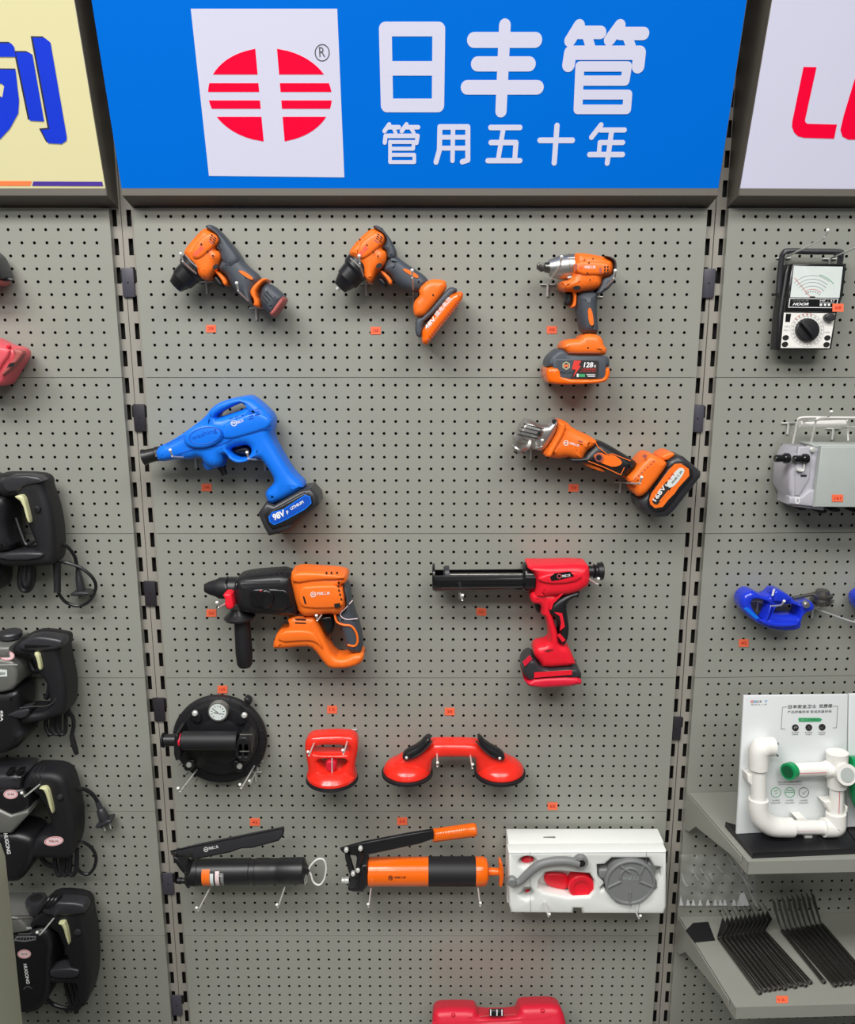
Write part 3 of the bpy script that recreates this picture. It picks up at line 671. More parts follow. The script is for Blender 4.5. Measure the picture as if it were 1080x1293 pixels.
decal('label_border', 'blue', K, [(716, 690), (735, 666), (790, 652), (902, 578), (928, 588), (934, 622), (902, 652), (800, 708), (745, 732), (722, 716)], .0917, T=T)
decal('label', 'blue_label', K, [(722, 691), (738, 671), (792, 657), (902, 584), (923, 592), (928, 619), (899, 646), (798, 702), (746, 725), (727, 713)], .0923, T=T)
text('lettering', 'print_white', K, '98V', (748, 710), (808, 683), 34, .0928, T, .04, shear=.15); text('lettering', 'print_white', K, 'F', (812, 678), (822, 674), 18, .0928, T, .03)
text('lettering', 'print_white', K, 'LITHIUM', (832, 657), (896, 620), 15, .0928, T, .03)
logo(K, T, (542, 218), 15, (560, 222), (592, 210), 16, .0916)
lines_on('vent_slots', 'blue_label', K, [[(618, 158+i*13), (640, 152+i*13)] for i in range(4)]+[[(650, 150+i*13), (672, 144+i*13)] for i in range(3)], 4, .0917, T)
lines_on('vent_slots', 'blue_label', K, [[(520, 196), (535, 190)], [(548, 188), (563, 180)], [(580, 180), (592, 176)]], 5, .0917, T)
lines_on('body_grooves', 'blue_label', K, [[(200, 325), (330, 262)], [(215, 388), (350, 345), (470, 330), (530, 300)], [(520, 298), (660, 262), (740, 234)]], 4, .0884, T)
hook('steel peg hook under the barrel of the blue washer gun', tip=(215, 569)); hook('steel peg hook through the trigger guard of the blue washer gun', tip=(312, 572))

# ------------------------------------------------------------------ angle grinder
K = (630, 510, 4.154)
T = thing('angle_grinder', 'orange and black cordless angle grinder with silver head and battery marked 168V', 'angle grinder', base_at(K, 810, 575, .05))
slab('gear_head', 'silver', K, [(82, 188), (92, 150), (120, 95), (145, 74), (240, 116), (285, 72), (306, 80), (302, 130), (262, 200), (227, 242), (190, 236), (150, 215), (110, 205)], .022, .078, .014, 1, T=T, res=4)
slab('gear_cover', 'silver', K, [(100, 150), (125, 108), (148, 88), (235, 128), (222, 165), (180, 195), (120, 180)], .05, .083, .005, 1, T=T)
lines_on('gear_grooves', 'dark', K, [[(108, 140), (222, 168)], [(118, 122), (230, 148)], [(130, 104), (236, 132)], [(100, 160), (200, 182)]], 5, .0832, T); spot('gear_bolt', 'dark', K, ell(212, 158, 11), .0835, T, .001); spot('gear_bolt', 'darksteel', K, ell(290, 92, 12), .079, T, .001)
lathe_px('spindle_guard', 'silver', K, (152, 160), (104, 232), [(0, 58), (.55, 62), (.7, 54), (1, 38)], .05, T)
lathe_px('flange', 'silver', K, (108, 228), (92, 250), [(0, 38), (.5, 40), (1, 28)], .05, T)
lathe_px('spindle', 'darksteel', K, (96, 244), (86, 258), [(0, 14), (1, 12)], .05, T, n=14)
lathe_px('lock_button', 'chrome', K, (150, 208), (168, 214), [(0, 22), (.7, 24), (1, 14)], .078, T, n=18)
slab('motor_housing', 'orange', K, [(300, 78), (350, 88), (382, 125), (505, 180), (500, 208), (445, 245), (432, 296), (385, 286), (340, 272), (308, 282), (240, 270), (222, 252), (262, 200), (300, 135)], .016, .084, .02, 1, T=T, res=5)
slab('gear_collar', 'orange', K, [(300, 78), (345, 90), (330, 150), (285, 225), (262, 275), (225, 260), (262, 200), (298, 135)], .012, .088, .014, 1, T=T, res=4)
slab('handle', 'black', K, [(500, 184), (560, 204), (700, 288), (715, 305), (692, 345), (652, 378), (570, 346), (440, 298), (385, 305), (345, 285), (350, 268), (430, 268), (447, 235)], .018, .082, .02, 1, T=T, res=5)
decal('handle_inlay', 'orange', K, [(498, 268), (530, 252), (570, 272), (600, 264), (647, 298), (642, 320), (600, 332), (560, 318), (520, 302), (503, 288)], .0822, 1, T=T, th=.001)
spot('switch', 'brick', K, ell(525, 281, 22), .0835, T, .003); spot('switch_cap', 'dark', K, ell(525, 281, 14), .0868, T, .001)
lines_on('seams', 'orange', K, [[(505, 195), (520, 225), (570, 265), (600, 262), (690, 298)], [(470, 300), (560, 335), (640, 372), (658, 335)]], 4, .0825, T)
slab('paddle_lever', 'orange', K, [(440, 298), (458, 297), (548, 340), (540, 353), (445, 318)], .03, .07, .004, 1, T=T)
slab('battery_foot', 'orange', K, [(648, 385), (690, 338), (712, 308), (760, 253), (792, 254), (852, 285), (858, 310), (792, 402), (742, 462), (705, 472), (688, 440), (697, 412)], .010, .092, .012, 1, T=T, res=4)
slab('release_tab', 'orange', K, [(822, 265), (880, 238), (908, 255), (852, 292)], .02, .082, .004, 1, T=T)
slab('battery', 'charcoal', K, [(856, 288), (905, 255), (945, 265), (1032, 340), (1030, 368), (902, 532), (862, 572), (800, 579), (718, 532), (710, 490), (742, 464), (792, 402), (852, 312)], .008, .088, .012, 0, T=T, res=4)
slab('battery_face', 'black', K, [(776, 505), (790, 462), (880, 335), (920, 303), (962, 302), (1008, 338), (1010, 378), (945, 452), (900, 515), (864, 552), (815, 558), (780, 532)], .07, .094, .004, 0, T=T)
decal('label', 'orange', K, [(790, 502), (800, 470), (868, 378), (890, 350), (922, 315), (955, 312), (997, 340), (1000, 376), (942, 440), (922, 470), (890, 502), (860, 540), (820, 547), (795, 526)], .0942, T=T)
decal('label', 'print_dark', K, [(805, 510), (880, 405), (912, 428), (895, 455), (832, 528), (815, 525)], .0948, T=T)
decal('label', 'dial', K, [(878, 428), (890, 400), (940, 338), (966, 334), (978, 355), (932, 420), (900, 442)], .0949, 1, T=T)
text('lettering', 'print_white', K, '168V', (824, 514), (880, 438), 24, .0954, T, .03); text('lettering', 'print_white', K, 'F', (882, 434), (888, 426), 14, .0954, T, .02)
text('lettering', 'print_dark', K, '明威工具', (915, 420), (966, 355), 13, .0954, T); text('emblem_letter', 'print_red', K, 'M', (902, 398), (922, 372), 16, .0954, T)
decal('orange_bar', 'orange', K, [(842, 510), (890, 452), (896, 458), (848, 516)], .0953, T=T)
logo(K, T, (353, 205), 14, (372, 212), (420, 226), 14, .0842)
spot('vent_slot', 'brick', K, [(418, 190), (440, 197), (438, 202), (416, 195)], .0842, T, .0003); spot('foot_window', 'brick', K, [(752, 275), (765, 262), (780, 272), (768, 290)], .0922, T, .0003)
for i in range(7): spot('foot_notch', 'brick', K, [(q[0]+i*16-6, q[1]-i*15) for q in [(718, 392), (726, 386), (729, 391), (721, 397)]], .0922, T, .0003)
hook('steel peg hook under the silver head of the angle grinder', base=(670.5, 566.5)); hook('steel peg hook under the battery foot of the angle grinder', base=(783.5, 608.5))

# ------------------------------------------------------------------ rotary hammer
K = (240, 700, 4.32)
T = thing('rotary_hammer', 'orange and black rotary hammer with a black side handle and no battery', 'rotary hammer', base_at(K, 300, 610, .06))
slab('gear_case', 'black', K, [(252, 150), (268, 112), (300, 100), (380, 88), (560, 77), (580, 150), (610, 312), (540, 317), (330, 302), (285, 285), (250, 232)], .02, .095, .022, 1, T=T, res=5)
slab('side_window', 'jet', K, [(330, 185), (440, 180), (548, 190), (560, 300), (345, 288), (325, 235)], .08, .098, .003, 1, T=T)
lathe_px('nose', 'black', K, (275, 186), (200, 184), [(0, 60), (.2, 64), (1, 62)], .057, T)
lathe_px('chuck', 'rubber', K, (204, 184), (82, 183), [(0, 60), (.35, 58), (.5, 48), (.8, 36), (1, 24)], .057, T)
lathe_px('bit_socket', 'steel', K, (86, 183), (79, 183), [(0, 17), (1, 15)], .057, T, n=18)
slab('depth_latch', 'red', K, [(193, 192), (240, 190), (250, 225), (258, 268), (225, 280), (205, 255), (210, 225)], .05, .105, .004, 1, T=T)
lathe_px('handle_flange', 'black', K, (265, 290), (272, 352), [(0, 40), (.3, 48), (.65, 74), (.8, 86), (1, 78)], .06, T)
lathe_px('side_handle', 'rubber', K, (283, 345), (300, 612), [(0, 42), (.3, 44), (.7, 46), (.94, 42), (1, 32)], .06, T)
slab('motor_housing', 'orange', K, [(553, 84), (600, 67), (700, 74), (840, 84), (867, 105), (862, 132), (838, 142), (832, 155), (858, 250), (842, 290), (815, 308), (760, 300), (690, 313), (608, 318), (572, 180)], .02, .095, .018, 1, T=T, res=5)
slab('housing_panel', 'orange', K, [(600, 170), (680, 160), (828, 158), (848, 245), (830, 280), (640, 285), (600, 260)], .07, .099, .004, 1, T=T)
slab('top_ridge', 'orange', K, [(560, 95), (640, 85), (850, 102), (845, 128), (700, 132), (565, 155)], .07, .099, .006, 1, T=T)
slab('battery_rail', 'orange', K, [(538, 318), (680, 316), (697, 345), (742, 440), (792, 540), (850, 545), (900, 518), (950, 518), (953, 552), (930, 577), (870, 597), (770, 600), (738, 570), (680, 490), (640, 480), (480, 497), (457, 480), (488, 400), (555, 388)], .028, .086, .012, 1, T=T, res=4)
slab('rail_ledge', 'orange', K, [(490, 410), (640, 405), (690, 425), (740, 520), (690, 470), (640, 462), (482, 475)], .07, .090, .004, 1, T=T)
slab('grip', 'slate', K, [(838, 145), (872, 165), (888, 280), (932, 390), (950, 518), (892, 526), (855, 502), (842, 440), (826, 385), (802, 345), (790, 315), (838, 298), (858, 250)], .03, .084, .018, 1, T=T, res=5)
wire('grip_trim', 'orange', K, [(788, 312, .082), (800, 365, .084), (835, 384, .0845), (880, 392, .0845), (908, 430, .0845), (914, 478, .0845), (898, 500, .084), (860, 494, .083)], .0022, T)
wire('grip_trim', 'sticker', K, [(888, 250, .079), (850, 292, .0845), (820, 326, .0845), (850, 354, .0845), (915, 350, .081)], .0009, T)
slab('trigger', 'jet', K, [(698, 326), (787, 315), (794, 380), (772, 442), (740, 432), (716, 372)], .042, .072, .008, 1, T=T)
for i in range(3): spot('vent_slot', 'dark', K, [(572, 330+i*20), (632, 332+i*20), (634, 339+i*20), (574, 337+i*20)], .0861, T, .0004)
spot('vent_slot', 'dark', K, [(615, 228), (624, 230), (636, 270), (626, 270)], .0992, T, .0004)
for i, q in enumerate(((808, 175), (812, 198), (818, 221), (824, 246))): spot('vent_slot', 'dark', K, [(q[0]-4, q[1]-8), (q[0]+6, q[1]-6), (q[0]+6, q[1]+7), (q[0]-2, q[1]+4)], .0992, T, .0004)
spot('lock_button', 'dark', K, [(786, 270), (818, 265), (822, 288), (792, 294)], .0992, T, .0006)
for x0 in (745, 772, 803): spot('vent_slot', 'dark', K, ell(x0, 101, 6, 7, n=8), .0992, T, .0004)
logo(K, T, (672, 219), 15, (692, 222), (764, 220), 17, .0993)
spot('mode_mark', 'red', K, rect(382, 195, 416, 222), .0982, T, .0005); slab('mode_dial', 'jet', K, ell(415, 240, 45, 52), .09, .104, .004, 0, T=T)
lines_on('case_ribs', 'charcoal', K, [[(280, 152), (490, 142)], [(280, 165), (490, 156)], [(300, 112), (545, 92)]]+[[(330+i*32, 112), (322+i*32, 92)] for i in range(7)], 5, .0957, T)
wire('nose_band', 'jet', K, [(205, 122, .06), (196, 150, .075), (194, 186, .083)], .0016, T); wire('nose_band', 'jet', K, [(275, 112, .06), (256, 150, .085), (250, 190, .092)], .0016, T)
hook('steel peg hook under the nose of the rotary hammer', tip=(274, 761.5)); hook('steel peg hook by the trigger of the rotary hammer', tip=(399.7, 778))

# ------------------------------------------------------------------ caulking gun
K = (530, 690, 4.154)
T = thing('caulking_gun', 'red cordless caulking gun with a long black tube cradle', 'caulking gun', base_at(K, 690, 700, .05))
bm = bmesh.new(); A = P(K, 78, 172, .05); B = P(K, 560, 168, .05); r = .0235; sec = []
ax = (B-A); nA = 15
for q in (A, B):
    ring = []
    for rr in (r, r-.0018):
        row = []
        for j in range(nA):
            a = math.radians(-34+248*j/(nA-1))                       # from the wall-side rim, under, to the front rim
            row.append(bm.verts.new(q+V((0, math.cos(a)*rr, -math.sin(a)*rr))))
        ring.append(row)
    sec.append(ring)
for k in range(2):
    for j in range(nA-1): bm.faces.new((sec[0][k][j], sec[0][k][j+1], sec[1][k][j+1], sec[1][k][j]))
for j in (0, nA-1): bm.faces.new((sec[0][0][j], sec[0][1][j], sec[1][1][j], sec[1][0][j]))
for q in range(2):
    for j in range(nA-1): bm.faces.new((sec[q][0][j], sec[q][0][j+1], sec[q][1][j+1], sec[q][1][j]))
bm_obj('cradle', bm, 'jet', T)
lathe_px('end_plate', 'jet', K, (66, 160), (80, 160), [(0, 66), (.3, 72), (1, 72)], .05, T)
lathe_px('cradle_collar', 'jet', K, (535, 160), (598, 160), [(0, 70), (.2, 78), (1, 78)], .05, T)
tube('piston_rod', 'darksteel', [P(K, 130, 150, .05), P(K, 560, 148, .05)], .004, T, 10, 1)
lathe_px('plunger', 'charcoal', K, (125, 150), (155, 150), [(0, 44), (.3, 50), (1, 50)], .05, T)
lines_on('rack_teeth', 'steel', K, [[(420+i*14, 146), (425+i*14, 140)] for i in range(8)], 3, .056, T)
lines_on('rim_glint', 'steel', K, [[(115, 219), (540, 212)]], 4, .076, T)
slab('body', 'red', K, [(545, 82), (600, 80), (860, 73), (882, 95), (882, 182), (852, 202), (820, 222), (760, 237), (690, 242), (640, 250), (590, 245), (600, 215), (600, 130)], .016, .088, .018, 1, T=T, res=5)
slab('body_panel', 'red', K, [(605, 160), (680, 132), (800, 120), (860, 150), (800, 185), (660, 192)], .07, .092, .004, 1, T=T)
slab('handle', 'red', K, [(573, 235), (610, 215), (720, 228), (730, 260), (680, 295), (690, 350), (720, 440), (725, 490), (770, 502), (800, 560), (813, 605), (640, 617), (625, 590), (588, 545), (600, 502), (668, 490), (680, 465), (655, 350), (628, 340), (632, 287), (580, 282)], .022, .080, .014, 1, T=T, res=5)
slab('grip_cover', 'black', K, [(712, 258), (760, 232), (830, 210), (827, 240), (777, 257), (760, 290), (768, 350), (775, 400), (772, 455), (748, 502), (710, 470), (735, 425), (700, 345), (662, 333), (670, 290)], .024, .083, .010, 1, T=T)
decal('grip_inlay', 'red', K, [(680, 325), (686, 290), (755, 238), (752, 250), (702, 298), (690, 332)], .0832, T=T, th=.001)
decal('grip_inlay', 'red', K, [(705, 344), (748, 350), (762, 420), (735, 442), (742, 400), (735, 365)], .0832, T=T, th=.001)
decal('grip_inlay', 'red', K, [(722, 465), (735, 455), (766, 490), (750, 502)], .0832, T=T, th=.001)
slab('trigger', 'black', K, [(603, 284), (632, 284), (632, 340), (608, 336)], .036, .062, .004, 1, T=T)
lathe_px('rear_knob', 'black', K, (880, 130), (964, 130), [(0, 30), (.35, 30), (.4, 40), (.5, 34), (.6, 34), (.65, 46), (.95, 46), (1, 38)], .05, T)
decal('label', 'jet', K, [(684, 160), (710, 140), (790, 131), (812, 156), (742, 173), (692, 181)], .0922, T=T)
decal('emblem', 'salmon', K, ell(733, 156, 12), .0928, holes=[ell(733, 156, 9)], T=T); text('lettering', 'print_white', K, '明威工具', (748, 163), (792, 158), 15, .0928, T, .02)
slab('battery_upper', 'charcoal', K, [(560, 565), (592, 560), (632, 617), (800, 602), (834, 625), (834, 662), (600, 655), (570, 672), (533, 637), (533, 602)], .014, .086, .006, 1, T=T)
slab('battery', 'crimson', K, [(528, 648), (560, 676), (600, 650), (800, 644), (837, 665), (832, 692), (570, 707)], .012, .090, .008, 1, T=T)
decal('battery_panel', 'red', K, [(602, 660), (800, 648), (800, 672), (600, 688)], .0902, T=T, th=.001)
decal('release_button', 'crimson', K, [(540, 605), (578, 568), (590, 590), (552, 628)], .0862, T=T, th=.002)
text('lettering', 'print_dark', K, 'NEW', (660, 556), (703, 550), 14, .0803, T, .03)
hook('steel peg hook under the black cradle of the caulking gun', base=(580, 743)); hook('steel peg hook under the rear knob of the caulking gun', base=(735, 724))
# ------------------------------------------------------------------ big suction lifter with gauge
K = (190, 860, 4.0)
T = thing('suction_lifter', 'large round black suction lifter with a pressure gauge and pump handle', 'suction lifter', base_at(K, 345, 545, .03))
disc_out('rubber_pad', 'rubber', K, (345, 308), [(.006, 215), (.010, 236), (.022, 238), (.028, 228), (.030, 205)], T, 56)
disc_out('body_disc', 'black', K, (342, 300), [(.028, 200), (.040, 196), (.046, 186), (.047, 170)], T, 48)
disc_out('body_dome', 'black', K, (345, 312), [(.044, 128), (.052, 122), (.054, 100)], T, 40)
lines_on('rim_marks', 'charcoal', K, [[(345+215*math.cos(a), 308+215*math.sin(a)), (345+232*math.cos(a), 308+232*math.sin(a))] for a in [i*math.pi/12 for i in range(24)]], 4, .0302, T)
slab('rim_tab', 'black', K, [(470, 88), (490, 70), (518, 95), (505, 118)], .012, .032, .004, 1, T=T)
lathe_px('handle', 'rubber', K, (160, 300), (440, 300), [(0, 42), (.02, 47), (.95, 47), (1, 44)], .088, T)
lathe_px('pump_plunger', 'black', K, (60, 298), (150, 298), [(0, 36), (.12, 38), (.15, 30), (1, 30)], .088, T)
lathe_px('pump_ring', 'crimson', K, (148, 298), (160, 298), [(0, 34), (1, 34)], .088, T)
slab('handle_bracket', 'black', K, [(138, 238), (168, 232), (175, 362), (140, 368)], .04, .10, .004, 1, T=T)
slab('handle_bracket', 'black', K, [(445, 250), (520, 245), (526, 365), (448, 372)], .04, .10, .004, 1, holes=[rect(462, 285, 478, 345), rect(490, 285, 508, 345)], T=T)
wire('hinge_pin', 'steel', K, [(452, 270, .101), (516, 270, .101)], .0015, T, k=1); wire('hinge_pin', 'steel', K, [(452, 355, .101), (500, 355, .101)], .0015, T, k=1)
disc_out('gauge', 'silver', K, (341, 157), [(.046, 52), (.055, 52), (.059, 50), (.059, 42)], T, 32)
disc_out('gauge_dial', 'dial', K, (340, 157), [(.0585, 43), (.0595, 43)], T, 32)
lines_on('gauge_marks', 'print_dark', K, [[(340+34*math.cos(a), 157+34*math.sin(a)), (340+28*math.cos(a), 157+28*math.sin(a))] for a in [math.pi*(.75+i*.15) for i in range(11)]]+[[(340, 158), (316, 140)], [(320, 158), (362, 166)]], 3, .0597, T)
for x, y, a in ((222, 168, .8), (472, 178, 2.2), (192, 428, -.8), (448, 435, -2.2)):
    slab('screw_boss', 'black', K, ell(x+12*math.cos(a), y+12*math.sin(a), 34, 26, rot=a), .04, .053, .004, 0, T=T)
    disc_out('screw', 'chrome', K, (x, y), [(.052, 15), (.056, 14), (.058, 9)], T, 14)
hook('steel peg hook under the left of the round suction lifter', tip=(225, 996)); hook('steel peg hook under the right of the round suction lifter', tip=(303, 991.5))
hook('short wire hook beside the lower right rim of the round suction lifter', base=(323, 974), L=.06, rise=.012)
# ------------------------------------------------------------------ small red suction cup
def cup(name, m, K, c, rx, d, prof, T):
    """round cup about a vertical axis; c = crop pixel of the base centre, rx its crop-pixel radius"""
    o = P(K, c[0], c[1], d); s = mpp(o)/K[2]*rx
    return lathe_z(name, m, o, [(z*s, r*s) for z, r in prof], T)
T = thing('suction_lifter', 'small red single suction cup lifter with square handle', 'suction lifter', base_at(K, 918, 505, .055))
cup('rubber_cup', 'rubber', K, (918, 478), 132, .055, [(-.16, .9), (-.12, 1), (-.02, .98), (0, .9)], T)
cup('base', 'red_lacquer', K, (918, 476), 132, .055, [(-.03, .93), (.0, .96), (.10, .95), (.2, .85), (.34, .7), (.38, .55)], T)
slab('handle', 'red_lacquer', K, [(783, 300), (798, 272), (830, 258), (1000, 254), (1040, 268), (1054, 300), (1046, 360), (1032, 425), (1045, 470), (1020, 482), (815, 482), (790, 468), (802, 430), (790, 360)], .035, .075, .01, 1, holes=[[(822, 335), (845, 305), (1000, 305), (1010, 335), (985, 352), (845, 350)], [(840, 376), (920, 368), (1005, 374), (985, 420), (930, 448), (870, 425)]], T=T, res=4)
slab('release_lever', 'crimson', K, [(888, 385), (945, 382), (940, 435), (895, 438)], .045, .08, .003, 1, T=T); wire('lever_pin', 'chrome', K, [(917, 390, .081), (918, 462, .081)], .0014, T, k=1)
hook('steel peg hook inside the left of the small red suction cup handle', tip=(389, 950)); hook('steel peg hook inside the right of the small red suction cup handle', tip=(433, 948))
# ------------------------------------------------------------------ double suction lifter
K = (460, 880, 4.154)
T = thing('suction_lifter', 'red double suction cup lifter with two black levers', 'suction lifter', base_at(K, 470, 440, .055))
for cx, nm in ((226, 'l'), (712, 'r')):
    cup('rubber_cup', 'rubber', K, (cx, 392), 134, .055, [(-.12, .9), (-.08, 1), (.02, 1), (.05, .93)], T)
    cup('cup_cover', 'red_lacquer', K, (cx, 386), 130, .055, [(0, .94), (.05, .965), (.16, .94), (.3, .84), (.44, .62), (.52, .4), (.54, .1)], T)
slab('handle', 'red_lacquer', K, [(135, 345), (205, 300), (320, 262), (350, 232), (372, 224), (580, 226), (608, 240), (640, 268), (740, 305), (805, 350), (720, 385), (590, 390), (582, 310), (570, 298), (380, 298), (358, 310), (350, 390), (220, 385)], .035, .078, .012, 1, T=T, res=4)
slab('lever', 'black', K, [(198, 312), (212, 282), (285, 248), (322, 206), (345, 200), (352, 214), (342, 240), (265, 310), (218, 328)], .06, .086, .008, 1, T=T)
slab('lever', 'black', K, [(590, 207), (608, 199), (640, 238), (720, 280), (740, 306), (728, 328), (682, 312), (608, 248)], .06, .086, .008, 1, T=T)
for q in ((222, 322), (712, 325)): disc_out('lever_pin', 'chrome', K, q, [(.084, 8), (.087, 8), (.088, 5)], T, 12)
wire('lever_edge', 'charcoal', K, [(250, 322, .084), (310, 285, .086), (355, 232, .084)], .0018, T); wire('lever_edge', 'charcoal', K, [(588, 232, .084), (640, 290, .086), (690, 322, .084)], .0018, T)
hook('steel peg hook under the left of the double suction lifter handle', tip=(552.7, 963.8)); hook('steel peg hook under the right of the double suction lifter handle', tip=(597, 966))

# ------------------------------------------------------------------ black grease gun
K = (200, 1020, 4.696)
T = thing('grease_gun', 'all-black lever grease gun with a white wire loop at its end', 'grease gun', base_at(K, 520, 455, .055))
lathe_px('barrel', 'black', K, (178, 383), (868, 372), [(0, 68), (.01, 76), (.09, 78), (.095, 75), (.53, 75), (.535, 71), (.58, 71), (.585, 75), (.69, 75), (.7, 72), (.78, 72), (.79, 75), (.99, 75), (1, 70)], .058, T, n=48)
lathe_px('end_cap', 'black', K, (866, 372), (897, 371), [(0, 72), (.3, 50), (1, 8)], .058, T)
lathe_px('nozzle', 'black', K, (180, 432), (114, 432), [(0, 22), (.3, 22), (.35, 16), (.6, 16), (.65, 20), (1, 18)], .058, T, n=18)
slab('head', 'black', K, [(165, 385), (178, 325), (206, 308), (206, 446), (178, 442)], .04, .082, .006, 1, T=T)
slab('lever', 'charcoal', K, [(70, 256), (738, 120), (746, 124), (744, 158), (712, 195), (640, 214), (560, 236), (490, 240), (430, 262), (230, 302), (182, 296), (160, 282), (78, 288)], .071, .080, .002, 1, T=T, du=.079)
lines_on('lever_edge', 'jet', K, [[(72, 258), (738, 122), (742, 155), (712, 193), (640, 212), (560, 234), (490, 238), (430, 260), (230, 300)]], 7, .0802, T)
slab('link', 'black', K, [(78, 288), (112, 284), (182, 370), (175, 392), (150, 392)], .05, .084, .004, 1, T=T, du=.08)
for q in ((98, 278), (188, 280), (160, 385)): disc_out('pivot', 'darksteel', K, q, [(.079, 9), (.085, 9)], T, 12)
wire('pull_loop', 'white', K, [(892, 370, .058), (910, 335, .058), (945, 305, .058), (980, 308, .058), (995, 350, .058), (985, 420, .058), (955, 457, .058), (920, 440, .058), (905, 395, .058)], .0019, T, closed=True)
wire('chain', 'chrome', K, [(876, 395, .07), (868, 430, .075), (872, 458, .07), (880, 430, .068)], .0009, T, closed=True)
def sleeve(name, m, x0, x1, r, a0=-.1, a1=.78):
    """label wrapped round the visible front of the barrel"""
    A = P(K, x0, 383-(x0-178)*11/690, .058); B = P(K, x1, 383-(x1-178)*11/690, .058); s = mpp(A)/K[2]*r; bm = bmesh.new(); prev = None
    for j in range(13):
        a = -math.pi/2+math.pi*(a0+(a1-a0)*j/12-.34); o = V((0, -math.cos(a-.0)*s, math.sin(a)*s))
        cur = (bm.verts.new(A+o), bm.verts.new(B+o))
        if prev: bm.faces.new((prev[0], prev[1], cur[1], cur[0]))
        prev = cur
    return bm_obj(name, bm, m, T)
sleeve('orange_label', 'orange', 275, 322, 75.6, .1, 1.1); sleeve('white_label', 'dial', 324, 344, 75.6, .1, 1.0); sleeve('pink_label', 'sticker', 354, 378, 75.6, .5, 1.05); sleeve('grey_label', 'greyplastic', 386, 404, 75.6, .1, 1.0)
for i in range(5): lines_on('label_print', 'print_white', K, [[(350, 392+i*12), (376, 392+i*12)]], 4, .0835+.0-.0025*max(0, i-1), T)
logo(K, T, (283, 247), 14, (302, 250), (358, 239), 20, .0804)
hook('steel peg hook under the front of the black grease gun', tip=(248.3, 1147)); hook('steel peg hook under the rear of the black grease gun', tip=(349.7, 1143))
# ------------------------------------------------------------------ orange grease gun
K = (410, 1020, 4.5)
T = thing('grease_gun', 'orange lever grease gun with a black barrel band and orange grip', 'grease gun', base_at(K, 560, 440, .055))
lathe_px('barrel', 'orange_glossy', K, (250, 362), (592, 361), [(0, 76), (.01, 79), (1, 79)], .058, T, n=48)
lathe_px('barrel_band', 'rubber', K, (590, 361), (858, 361), [(0, 79.5), (1, 79.5)], .058, T, n=48)
lathe_px('end_cap', 'orange_glossy', K, (857, 361), (932, 362), [(0, 80), (.6, 80), (.85, 70), (1, 46)], .058, T, n=40)
lathe_px('pull_rod', 'orange_glossy', K, (928, 362), (990, 363), [(0, 24), (1, 20)], .058, T, n=18)
slab('pull_handle', 'orange_glossy', K, [(985, 295), (1003, 288), (1016, 330), (1020, 372), (1014, 425), (1002, 440), (988, 434), (992, 385), (985, 372), (985, 350), (994, 340)], .048, .070, .008, 1, T=T)
slab('head', 'black', K, [(190, 300), (225, 278), (252, 282), (252, 436), (140, 434), (138, 405), (195, 395)], .032, .086, .006, 1, T=T)
lathe_px('nozzle', 'chrome', K, (138, 413), (98, 412), [(0, 17), (.5, 18), (.6, 14), (1, 15)], .058, T, n=16)
slab('lever', 'black', K, [(80, 226), (612, 124), (622, 140), (620, 188), (300, 256), (205, 276), (110, 264)], .069, .078, .002, 1, T=T, du=.077)
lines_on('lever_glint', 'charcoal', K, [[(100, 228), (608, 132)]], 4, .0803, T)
lathe_px('grip', 'orange_glossy', K, (612, 158), (866, 122), [(0, 34), (.03, 37), (.9, 38), (.97, 35), (1, 26)], .06, T)
lines_on('grip_ribs', 'orange', K, [[(640+i*13, 122-i*1.85), (643+i*13, 150-i*1.85)] for i in range(14)], 4, .0835, T)
for x, y in ((722, 172), (765, 167), (805, 160), (845, 152)): lathe_px('finger_knob', 'orange_glossy', K, (x, y-8), (x+1, y+8), [(0, 12), (.6, 13), (1, 6)], .064, T, n=12)
slab('link', 'black', K, [(108, 248), (136, 242), (176, 376), (172, 394), (148, 394)], .074, .086, .003, 1, T=T)
slab('link', 'black', K, [(190, 236), (216, 236), (202, 366), (188, 378), (174, 366)], .078, .089, .003, 1, T=T)
for q in ((122, 247), (203, 239), (188, 362), (161, 382)): disc_out('bolt', 'chrome', K, q, [(.086, 13), (.092, 13), (.094, 9)], T, 14)
logo(K, T, (375, 398), 13, (398, 402), (462, 401), 14, .0868, 'print_dark')
hook('steel peg hook under the front of the orange grease gun', tip=(465, 1142.4)); hook('steel peg hook under the rear of the orange grease gun', tip=(607, 1141))
# ------------------------------------------------------------------ white foam box with a hand tool set
K = (620, 1030, 4.5)
T = thing('foam_box', 'white foam box holding grey and red parts, at the end of the grease gun row', 'foam box', base_at(K, 550, 560, .05))
slab('tray_front', 'foam', K, [(100, 208), (1000, 204), (998, 520), (985, 562), (522, 560), (516, 530), (472, 529), (468, 559), (115, 556), (104, 510)], .058, .090, .006, 0, holes=[
    ell(210, 268, 50, 34), [(268, 420), (275, 370), (310, 325), (380, 318), (560, 332), (588, 370), (588, 430), (560, 462), (440, 468), (300, 440)], [(172, 468), (160, 450), (182, 432), (190, 412), (225, 412), (245, 440), (236, 472), (205, 482)],
    [(606, 282), (650, 280), (690, 244), (900, 244), (925, 290), (968, 296), (970, 350), (945, 378), (948, 420), (925, 440), (860, 500), (720, 500), (650, 425), (628, 430), (626, 410), (645, 390), (608, 350)]], T=T, du=.09)
o = P(K, 550, 381, .09); w = (P(K, 998, 381, .09)-P(K, 103, 381, .09)).length; hh = (P(K, 550, 206, .09)-P(K, 550, 558, .09)).length
box('tray_body', 'foam', (o.x, -.035, o.z), (w-.001, .046, hh-.0005), T, .001)
lines_on('tie_string', 'greyplastic', K, [[(222, 205), (226, 556)], [(885, 205), (880, 300), (835, 560)]], 2, .0925, T)
